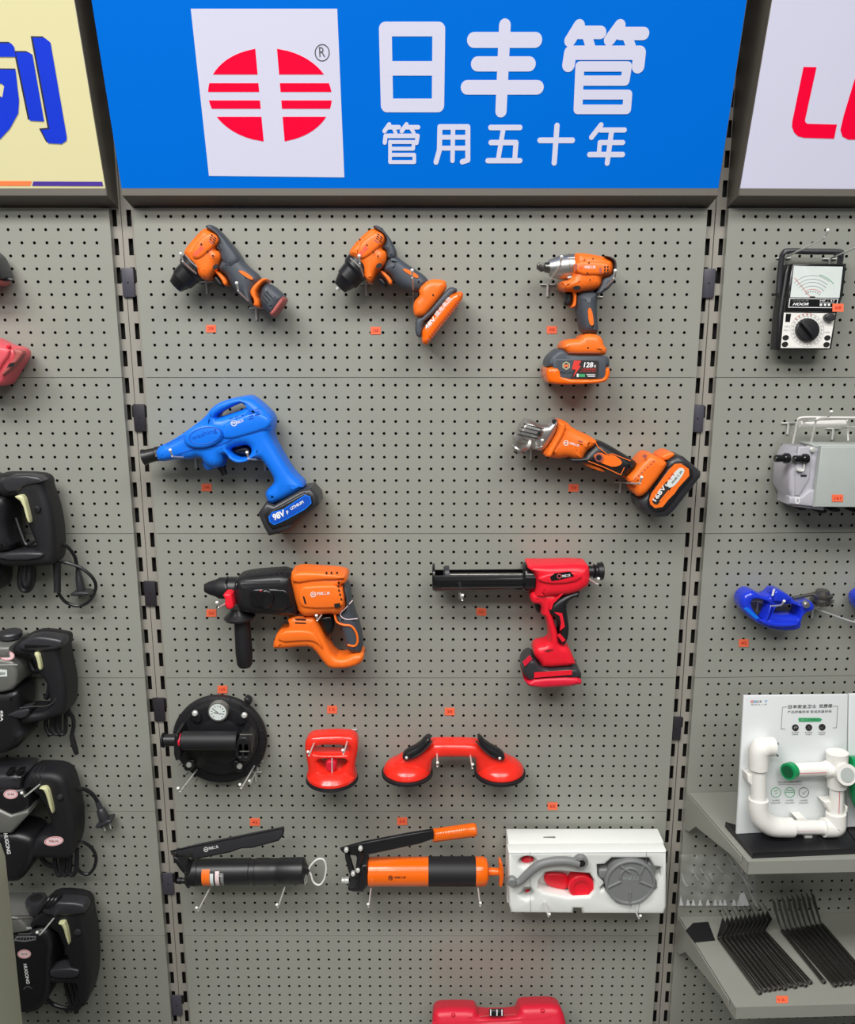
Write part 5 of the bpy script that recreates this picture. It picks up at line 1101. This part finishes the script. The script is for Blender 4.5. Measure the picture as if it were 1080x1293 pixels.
# ------------------------------------------------------------------ bent steel bars
def bar(label, f, b, t, d_extra=0, group='bent steel bars on the lower shelf'):
    r = .0043; pl = hplane(zs2+r+.0004+d_extra); A = pl.p3(*px(K, *f)); B = pl.p3(*px(K, *b))
    Pv = Plane(B, RIGHT.u, V((0, 0, 1))-RIGHT.n*.0); C = Pv.p3(*px(K, *t))
    T = thing('bent_steel_bar', label, 'steel bar', (A+B)/2-V((0, 0, r)), group)
    tube('rod', 'darksteel', [A, B], r, T, 12, 1); ax = (A-B).normalized()
    lathe('end_collar', 'steel', A-ax*.004, A+ax*.0012, [(0, r*1.12), (.8, r*1.12), (1, r*.8)], T, 14); lathe('bore', 'dark', A+ax*.0012, A+ax*.0016, [(0, r*.62), (1, r*.6)], T, 12)
    m1, m2 = ((46, -70), (14, -128)) if t[0] > b[0] else ((-24, -85), (-42, -160))
    w = V((-.06, 1, 0))*(.024 if t[0] > b[0] else .018)
    back_d = .004
    pts = [B+V((0, 0, -.003)), Pv.p3(*px(K, b[0]+m1[0], b[1]+m1[1])), Pv.p3(*px(K, b[0]+m2[0], b[1]+m2[1]))]
    bm = bmesh.new(); rows = []
    for p, f in zip(pts, (.35, 1, .8)):
        ws = w*f; nrm = V((1, .06, 0))*.0006
        rows.append([bm.verts.new(p-nrm), bm.verts.new(p+ws-nrm), bm.verts.new(p+ws+nrm), bm.verts.new(p+nrm)])
    for i in range(2):
        for j in range(4): k = (j+1) % 4; bm.faces.new((rows[i][j], rows[i][k], rows[i+1][k], rows[i+1][j]))
    bm.faces.new(rows[0]); bm.faces.new(rows[-1][::-1])
    bm_obj('blade', bm, 'darksteel_flat', T, 30)
    tube('blade_glint', 'steel', [p-V((0, .0004, 0)) for p in pts], .00055, T, 6, 1)  # lighter strip puts the blade's front-edge glint into the colour
ordn = ['leftmost', 'second from left', 'third from left', 'fourth from left', 'fifth from left', 'sixth from left', 'seventh from left', 'eighth from left', 'ninth from left', 'tenth from left', 'rightmost']
fe = [(540, 738), (568, 724), (596, 722), (624, 717), (652, 712), (684, 714), (711, 700), (742, 704), (772, 692), (801, 695), (828, 680)]
for i, f in enumerate(fe):
    b = (308+i*25.5, 425-i*3.8); bar('black bent steel bar, %s in the left bundle on the lower shelf' % ordn[i], f, b, (b[0]+38-(.8*i), b[1]-128+i*2), group='left bundle of bent steel bars')
fe = [(905, 676), (969, 696), (1000, 692), (1029, 687), (1057, 687), (1086, 680), (1114, 684), (1142, 676), (1170, 672)]
for i, f in enumerate(fe):
    b = (668+i*28, 385-i*4.5); bar('black bent steel bar, %s in the right bundle on the lower shelf' % (ordn[i] if i < 8 else 'rightmost'), f, b, (b[0]-38+i*.8, b[1]-160+i*2), group='right bundle of bent steel bars')
pl = hplane(zs2); q = [pl.p3(*px(K, x, y)) for x, y in ((118, 385), (160, 342), (245, 335), (285, 440), (168, 452))]
o = slab_h('dark_patch', 'rubber', q, zs2+.0002, zs2+.0015, None); recenter(o); props(o, 'flat dark patch at the back left corner of the lower shelf', 'rubber scrap')  # thin dark slab lying flat on the shelf top
price_tag('orange price tag lying on the front of the lower shelf', 988, 1262, '12', hplane(zs2), .0004, w=15, h=9)
BASE[0] = FRONT
# ------------------------------------------------------------------ left-hand bay
BASE[0] = FRONT
def sticker(K, T, c, rx, ry, d, rot=0, s='合格'):
    decal('sticker', 'sticker', K, ell(*c, rx, ry, rot=rot), d, T=T); decal('sticker_ring', 'salmon', K, ell(*c, rx*.92, ry*.9, rot=rot), d+.0003, holes=[ell(*c, rx*.86, ry*.82, rot=rot)], T=T)
    text('sticker_print', 'brick', K, s, (c[0]-rx*.5, c[1]+ry*.25), (c[0]+rx*.5, c[1]+ry*.25-rot*10), ry*.55, d+.0004, T)
def vtext(K, T, s, a, b, h, d, m='print_white'):
    """lettering that reads downwards from a to b"""
    text('lettering', m, K, s, a, b, h, d, T, .03)
# faded red tool and the one above it
K = (0, 300, 6.466)
T = thing('power_tool', 'faded red power tool cut off by the left edge, second from top', 'power tool', base_at(K, 0, 1200, .04))
slab('housing', 'salmon', K, [(-260, 800), (-60, 815), (0, 830), (85, 880), (150, 888), (200, 912), (212, 965), (180, 1020), (95, 1160), (70, 1200), (0, 1215), (-260, 1215)], .012, .075, .012, 1, T=T)
slab('bumper', 'brick', K, [(110, 905), (195, 915), (205, 962), (60, 1120), (25, 1125), (60, 1060), (150, 970)], .06, .079, .004, 1, T=T)
decal('vent', 'dark', K, [(55, 1062), (80, 1025), (120, 1018), (112, 1045)], .0792, T=T); slab('screw', 'crimson', K, ell(72, 890, 16), .07, .078, .002, 0, T=T)
slab('side_panel', 'salmon', K, [(-260, 880), (60, 890), (110, 935), (20, 1060), (-30, 1180), (-260, 1190)], .06, .082, .005, 1, T=T)
T = thing('power_tool', 'dark tool tip with a red end at the left edge, topmost in its bay', 'power tool', base_at(K, -20, 400, .04))
slab('housing', 'charcoal', K, [(-260, 60), (-60, 100), (0, 150), (45, 250), (70, 330), (40, 345), (-60, 350), (-260, 340)], .012, .07, .01, 1, T=T)
slab('red_end', 'brick', K, [(-260, 338), (0, 338), (42, 348), (40, 378), (0, 396), (-260, 400)], .016, .064, .006, 1, T=T)
tube('cable_tip', 'black', [P(K, 20, 345, .04), P(K, 70, 340, .04), P(K, 105, 346, .04)], [.004, .003, .002], T, 8, 3)
# first demolition hammer
K = (0, 580, 5.684)
T = thing('demolition_hammer', 'uppermost black demolition hammer at the left edge, its cable looped to the right', 'demolition hammer', base_at(K, 150, 920, .06))
slab('housing', 'black', K, [(-300, 95), (10, 95), (40, 230), (110, 262), (100, 480), (160, 620), (10, 650), (45, 750), (48, 905), (0, 925), (-300, 930)], .012, .09, .02, 1, T=T, res=4)
slab('gear_band', 'castgrey', K, [(-300, 160), (0, 165), (25, 195), (20, 228), (-300, 225)], .04, .094, .004, 1, T=T)
slab('loop_handle', 'rubber', K, [(0, 100), (90, 94), (285, 98), (342, 122), (360, 158), (358, 190), (400, 300), (432, 450), (443, 600), (442, 690), (420, 738), (300, 745), (0, 745), (0, 630), (160, 640), (190, 628), (290, 628), (300, 615), (292, 570), (242, 450), (215, 330), (185, 252), (118, 260), (0, 240)], .022, .084, .014, 1, T=T, res=4)
slab('top_grip', 'charcoal', K, [(45, 108), (280, 104), (350, 160), (190, 182), (160, 225), (45, 232)], .06, .088, .005, 1, T=T)
slab('trigger', 'lime', K, [(120, 260), (150, 250), (188, 250), (212, 330), (240, 450), (215, 432), (180, 300)], .07, .0965, .004, 1, T=T)
slab('lower_bar', 'charcoal', K, [(10, 660), (300, 650), (345, 672), (290, 712), (10, 715)], .06, .089, .005, 1, T=T); disc_out('lock_button', 'black', K, (262, 360), [(.083, 26), (.088, 24), (.089, 14)], T, 18)
wire('inner_cable', 'black', K, [(115, 420, .05), (150, 520, .055), (190, 610, .06), (240, 590, .06), (285, 562, .055)], .0035, T)
lathe_px('strain_relief', 'rubber', K, (408, 735), (412, 952), [(0, 28), (.3, 26), (.95, 24), (1, 27)], .055, T, n=16)
wire('cable', 'black', K, [(415, 950, .055), (440, 990, .05), (480, 1030, .04), (560, 1052, .035), (640, 1018, .035), (688, 925, .035), (665, 850, .04), (590, 785, .045), (500, 748, .05), (440, 735, .05)], .0032, T)
wire('cable', 'black', K, [(440, 600, .045), (490, 632, .04), (535, 695, .03), (552, 760, .025), (560, 800, .022)], .0034, T)
lathe_px('plug', 'charcoal', K, (560, 795), (582, 940), [(0, 18), (.3, 22), (.35, 26), (.9, 30), (1, 28)], .022, T, n=14); slab('plug_flange', 'charcoal', K, [(520, 955), (545, 938), (655, 940), (662, 960), (530, 972)], .008, .036, .003, 1, T=T)
for x in (568, 592): wire('plug_pin', 'steel', K, [(x, 968, .02), (x+6, 1000, .02)], .0014, T, k=1)
wire('cable_bundle', 'black', K, [(160, 740, .05), (145, 850, .05), (155, 920, .05), (190, 940, .05), (225, 905, .05), (238, 820, .05), (235, 740, .05)], .006, T)
wire('cable_bundle', 'rubber', K, [(185, 740, .06), (175, 860, .06), (192, 905, .06), (208, 860, .06), (212, 740, .06)], .005, T)
# second
K = (0, 790, 7.609)
T = thing('demolition_hammer', 'second black demolition hammer with silver housing and a cable tip hanging down', 'demolition hammer', base_at(K, 60, 1165, .06))
slab('motor_housing', 'black', K, [(-300, 560), (80, 580), (250, 540), (272, 620), (270, 720), (262, 900), (300, 950), (320, 985), (262, 1080), (180, 1132), (80, 1165), (-300, 1168)], .012, .092, .016, 1, T=T, res=4)
slab('gear_housing', 'castgrey', K, [(-300, 232), (180, 236), (255, 330), (252, 530), (80, 580), (-300, 560)], .014, .094, .008, 1, T=T)
slab('clamp_band', 'castgrey', K, [(-300, 100), (108, 130), (190, 130), (192, 232), (-300, 236)], .014, .098, .006, 0, T=T)
cz = P(K, 100, 88, .055)
lathe_z('top_ring', 'charcoal', cz, [(-.004, .021), (.004, .022), (.007, .020), (.007, .014)], T, 30)
decal('rating_plate', 'dial', K, [(-80, 415), (68, 425), (70, 488), (-80, 492)], .0945, T=T); text('lettering', 'print_dark', K, '220V', (-20, 472), (52, 472), 26, .095, T, .02)
sticker(K, T, (68, 290), 72, 46, .0945)
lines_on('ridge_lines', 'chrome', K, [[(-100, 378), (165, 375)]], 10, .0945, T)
for x in (-20, 5, 32): decal('vent', 'dark', K, rect(x, 592, x+14, 632), .0925, T=T)
vtext(K, T, '65A', (4, 815), (4, 920), 26, .0925)
slab('loop_handle', 'rubber', K, [(192, 132), (330, 65), (440, 62), (620, 94), (650, 112), (652, 182), (634, 225), (692, 480), (703, 620), (690, 792), (610, 812), (500, 850), (330, 882), (268, 878), (255, 772), (430, 776), (500, 752), (541, 692), (527, 600), (500, 470), (425, 405), (372, 236), (250, 240), (192, 236)], .02, .088, .012, 1, T=T, res=4)
slab('handle_top', 'charcoal', K, [(205, 150), (330, 80), (440, 76), (610, 104), (636, 124), (636, 176), (560, 215), (235, 222)], .06, .094, .006, 1, T=T)
slab('hand_slot', 'jet', K, [(245, 165), (530, 176), (480, 196), (250, 212)], .08, .0946, .002, 0, T=T)
slab('trigger', 'lime', K, [(345, 240), (395, 236), (412, 300), (430, 402), (395, 406), (380, 310)], .07, .0965, .004, 1, T=T)
slab('lower_strut', 'charcoal', K, [(110, 815), (260, 770), (330, 765), (280, 870), (115, 840)], .06, .094, .004, 1, T=T)
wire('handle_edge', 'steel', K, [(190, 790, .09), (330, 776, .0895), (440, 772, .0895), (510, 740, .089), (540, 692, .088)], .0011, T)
for k, x in enumerate((450, 505, 560)): wire('cable_bundle', 'black', K, [(x, 850, .05), (x-10, 950, .052), (x+12, 1020, .054), (x+45, 1042, .054), (x+70, 1000, .052), (x+72, 840, .05)], .0042, T)
wire('inner_cable', 'rubber', K, [(285, 330, .04), (330, 430, .045), (420, 430, .05), (480, 520, .05), (470, 640, .05), (440, 700, .05)], .0055, T)
wire('cable', 'black', K, [(640, 690, .06), (662, 820, .06), (700, 880, .055), (708, 960, .05), (690, 1050, .05)], .0042, T)
tube('plug', 'rubber', [P(K, 690, 1050, .05), P(K, 702, 1110, .05), P(K, 722, 1180, .05), P(K, 738, 1235, .05)], [.0048, .0055, .0055, .004], T, 12, 3)
# third
K = (0, 955, 7.2)
T = thing('demolition_hammer', 'third black demolition hammer with two pink stickers and a two-pin plug at right', 'demolition hammer', base_at(K, 150, 1055, .06))
slab('motor_housing', 'black', K, [(-300, 590), (200, 600), (340, 640), (392, 700), (372, 860), (330, 950), (252, 1042), (200, 1056), (72, 1052), (52, 1010), (60, 920), (-300, 900)], .012, .092, .016, 1, T=T, res=4)
slab('gear_housing', 'black', K, [(-300, 195), (255, 200), (330, 265), (345, 400), (190, 470), (-300, 480)], .014, .09, .010, 1, T=T)
slab('gear_clamp', 'castgrey', K, [(-300, 370), (60, 378), (182, 440), (340, 395), (345, 430), (190, 602), (140, 606), (-300, 592)], .016, .095, .006, 0, T=T)
slab('top_cover', 'charcoal', K, [(-300, 90), (120, 82), (300, 82), (262, 150), (255, 235), (-300, 205)], .014, .092, .010, 1, T=T)
for x in (85, 175): slab('top_vent', 'jet', K, [(x, 110), (x+55, 105), (x+35, 150), (x-25, 155)], .08, .0935, .001, 0, T=T)
slab('loop_handle', 'rubber', K, [(258, 190), (300, 84), (440, 82), (560, 92), (632, 138), (662, 200), (702, 350), (727, 480), (737, 640), (722, 765), (690, 860), (600, 870), (500, 852), (300, 862), (215, 818), (330, 745), (400, 652), (516, 648), (525, 580), (505, 500), (465, 400), (385, 262), (262, 258)], .02, .086, .014, 1, T=T, res=4)
for i in range(3): lines_on('bellows', 'charcoal', K, [[(290+i*42, 240), (275+i*42, 170), (330+i*42, 92)]], 7, .0865, T)
slab('trigger', 'lime', K, [(375, 265), (400, 256), (442, 254), (470, 300), (512, 496), (480, 462), (440, 322), (415, 275)], .07, .0965, .004, 1, T=T)
disc_out('lock_button', 'charcoal', K, (540, 378), [(.085, 26), (.09, 24), (.091, 14)], T, 18)
sticker(K, T, (98, 345), 66, 42, .0905); sticker(K, T, (490, 771), 88, 42, .0865, rot=-.12, s='质量合格')
vtext(K, T, 'HUGONG', (32, 700), (64, 888), 36, .0925)
wire('cable', 'black', K, [(690, 300, .05), (730, 294, .04), (785, 305, .03), (850, 355, .025), (890, 420, .022)], .0042, T)
lathe_px('plug', 'charcoal', K, (888, 415), (955, 580), [(0, 22), (.35, 26), (.45, 40), (.85, 48), (1, 44)], .022, T, n=14); slab('plug_flange', 'charcoal', K, [(890, 620), (885, 604), (1010, 545), (1032, 560), (1030, 578), (915, 628)], .008, .036, .003, 1, T=T)
for a, b in (((938, 620), (956, 676)), ((992, 600), (1008, 656))): wire('plug_pin', 'chrome', K, [(*a, .022), (*b, .022)], .0016, T, k=1)
wire('cable', 'black', K, [(710, 790, .05), (760, 782, .045), (830, 830, .04), (872, 910, .04), (862, 1000, .04), (810, 1068, .042), (745, 1060, .045), (700, 1018, .05)], .0034, T)
wire('cable', 'black', K, [(380, 870, .05), (375, 910, .05), (420, 975, .05), (500, 1000, .05)], .005, T)
for x in (505, 560, 620): wire('cable_bundle', 'black', K, [(x, 840, .05), (x-5, 960, .052), (x+15, 1060, .055), (x+50, 1075, .055), (x+75, 1010, .054), (x+80, 840, .05)], .0048, T)
hook('steel peg hook beside the upper pink sticker of the third demolition hammer', tip=(27.5, 1002))
# fourth
K = (0, 1090, 4.5)
T = thing('demolition_hammer', 'lowest black demolition hammer with white lettering and a pink oval sticker', 'demolition hammer', base_at(K, 180, 780, .06))
slab('motor_housing', 'black', K, [(-60, 325), (205, 322), (300, 300), (345, 380), (330, 500), (332, 620), (320, 690), (280, 748), (240, 780), (125, 780), (105, 740), (-60, 720)], .012, .092, .014, 1, T=T, res=4)
slab('gear_housing', 'castgrey', K, [(-60, 230), (60, 235), (150, 230), (205, 292), (205, 325), (-60, 332)], .014, .094, .006, 1, T=T)
lines_on('clamp_grooves', 'darksteel', K, [[(62, 300), (204, 298)], [(64, 316), (204, 314)]], 5, .0945, T)
cz = P(K, 208, 218, .05)
lathe_z('top_ring', 'charcoal', cz, [(-.018, .019), (.004, .021), (.008, .019), (.008, .013)], T, 28); lathe_z('ring_hole', 'dark', cz, [(.0081, .0125), (.0085, .012)], T, 20)
slab('loop_handle', 'rubber', K, [(208, 290), (270, 200), (332, 178), (480, 194), (516, 240), (512, 262), (542, 400), (550, 600), (522, 745), (490, 762), (468, 640), (452, 625), (302, 625), (300, 575), (440, 572), (422, 520), (402, 440), (345, 312), (208, 310)], .02, .086, .012, 1, T=T, res=4)
slab('handle_top', 'charcoal', K, [(250, 230), (300, 195), (480, 202), (508, 240), (490, 268), (270, 278)], .06, .091, .006, 1, T=T)
slab('trigger', 'lime', K, [(340, 320), (362, 314), (387, 316), (412, 447), (390, 412), (370, 335)], .07, .0965, .003, 1, T=T)
slab('lower_bar', 'charcoal', K, [(300, 576), (460, 570), (465, 612), (430, 626), (300, 624)], .06, .09, .003, 1, T=T)
disc_out('lock_button', 'charcoal', K, (438, 398), [(.085, 20), (.089, 18), (.09, 10)], T, 16)
text('lettering', 'print_white', K, '沪工', (104, 376), (142, 376), 17, .0925, T, .02); text('lettering', 'print_white', K, '电镐', (152, 376), (180, 376), 17, .0925, T, .02); lines_on('small_print', 'greyplastic', K, [[(106, 398), (182, 398)], [(106, 408), (172, 408)]], 3, .0925, T)
decal('vent_border', 'greyplastic', K, [(80, 440), (92, 416), (205, 414), (202, 436), (140, 446)], .0922, holes=[[(88, 436), (97, 421), (198, 419), (196, 432), (140, 440)]], T=T)
for i in range(6): decal('vent', 'greyplastic', K, [(102+i*17, 420), (106+i*17, 420), (98+i*17, 437), (94+i*17, 437)], .0926, T=T)
sticker(K, T, (138, 516), 38, 25, .0925)
vtext(K, T, 'HUGONG', (132, 572), (150, 685), 20, .0925)
lines_on('arc_mark', 'greyplastic', K, [[(135, 715), (148, 702), (165, 700), (182, 712)]], 3, .0925, T)
for x in (278, 300, 320): wire('cable_wrap', 'black', K, [(x-60, 285, .08), (x-20, 230, .092), (x+15, 188, .08), (x+38, 182, .05)], .0034, T)
wire('cable', 'black', K, [(250, 755, .05), (300, 800, .045), (370, 822, .045), (430, 812, .045), (468, 792, .045)], .0042, T)
for x in (380, 408, 436): wire('cable_bundle', 'black', K, [(x-10, 630, .05), (x, 720, .05), (x+22, 800, .045), (x-5, 838, .045)], .0044, T)
tube('plug', 'rubber', [P(K, 452, 640, .06), P(K, 448, 740, .06), P(K, 432, 845, .05)], [.006, .007, .005], T, 12, 3)
hook('steel peg hook beside the pink oval sticker of the lowest demolition hammer', tip=(47, 1178))
# pale carton standing in front at the lower left
cp = Plane((0, -.50, 0), (1, 0, 0), (0, 0, 1)); a = cp.p3(7, 1068); 
slope = cp.p3(30, 1293)
T = thing('carton', 'tall pale grey-green carton at the lower left in front of the hammers', 'carton', (-.80, -.62, 0))
pts = [(-1.0, 0), (cp.p3(30, 1293).x+.004, 0), (cp.p3(29, 1285).x, cp.p3(29, 1285).z), (cp.p3(11, 1110).x, cp.p3(11, 1110).z), (cp.p3(8, 1080).x, cp.p3(8, 1080).z), (cp.p3(2, 1063).x, cp.p3(2, 1063).z), (-1.0, cp.p3(-40, 1055).z)]
me = flat_mesh([pts], .06, .004, 3); me.transform(Plane((0, -.56, 0), (1, 0, 0), (0, 0, 1)).mat()); link('box_body', me, 'carton', T, 40)
# ------------------------------------------------------------------ price tags on the panels
for lab, x, y, dg in (('orange price tag below the compact drill', 266.5, 415, '298'), ('orange price tag below the drill marked 48V', 474.5, 417.5, '368'), ('orange price tag left of the impact wrench grip', 697, 416.5, '458'),
                      ('orange price tag below the blue washer gun', 261, 615.5, '198'), ('orange price tag below the angle grinder handle', 724.5, 616, '338'), ('orange price tag below the chuck of the rotary hammer', 267, 774, '560'),
                      ('orange price tag below the black cradle of the caulking gun', 608, 772.5, '320'), ('orange price tag above the gauge suction lifter', 281, 870.5, '165'), ('orange price tag above the small red suction cup', 419.5, 896, '15'),
                      ('orange price tag above the double suction lifter', 568, 898.5, '38'), ('orange price tag above the white foam box', 698, 1018, '85'), ('orange price tag above the black grease gun', 322, 1038, '42'),
                      ('orange price tag above the orange grease gun', 508, 1037, '55')): price_tag(lab, x, y, dg, slant=-.6 if 'cradle' in lab else 0)
price_tag('orange price tag below the blue pipe cutter', 939.3, 812, '45', RIGHT)
# ------------------------------------------------------------------ small details belong to the part they sit on
DETAIL = set('screw vent_slot vent vent_panel lettering emblem emblem_letter embossed_mark embossed_lettering lightning_mark green_mark white_bar orange_bar latch_stripe strip_mark strip_line '
             'badge badge_ring gear_bolt foot_notch foot_window grip_ribs case_ribs body_grooves seams foot_groove mode_mark rack_teeth rim_glint rim_marks gauge_marks dial_arcs dial_numerals needle needle_hub range_ring range_marks '
             'label_print label_border grip_inlay handle_inlay battery_grooves switch_cap bar_highlight cast_lettering sticker_ring sticker_print small_print vent_border arc_mark ridge_lines clamp_grooves bellows lever_edge lever_glint '
             'handle_edge case_ridge case_groove rivet socket_hole tee_bore pipe_bore ring_hole end_collar bore pipe_stripe print lettering_shade registered_mark registered_letter finger_knob bolt pivot battery_panel release_button nozzle_slot'.split())
def bounds(o):
    vs = [v.co for v in o.data.vertices]
    return [(min(v[i] for v in vs), max(v[i] for v in vs)) for i in range(3)]
for T in [o for o in SC.objects if o.type == 'EMPTY' and o.get('category')]:
    ch = [o for o in T.children if o.type == 'MESH']; hosts = [(o, bounds(o)) for o in ch if o.name.split('.')[0] not in DETAIL]
    for o in ch:
        nm = o.name.split('.')[0]
        if nm not in DETAIL: continue
        b = bounds(o); cx, cz = (b[0][0]+b[0][1])/2, (b[2][0]+b[2][1])/2; best = None
        for h, hb in hosts:
            if hb[0][0]-.002 <= cx <= hb[0][1]+.002 and hb[2][0]-.002 <= cz <= hb[2][1]+.002:
                k = (hb[0][1]-hb[0][0])*(hb[2][1]-hb[2][0]) + max(0, abs(hb[1][0]-b[1][1])-.004)*.5
                if best is None or k < best[0]: best = (k, h)
        if best: o.parent = best[1]
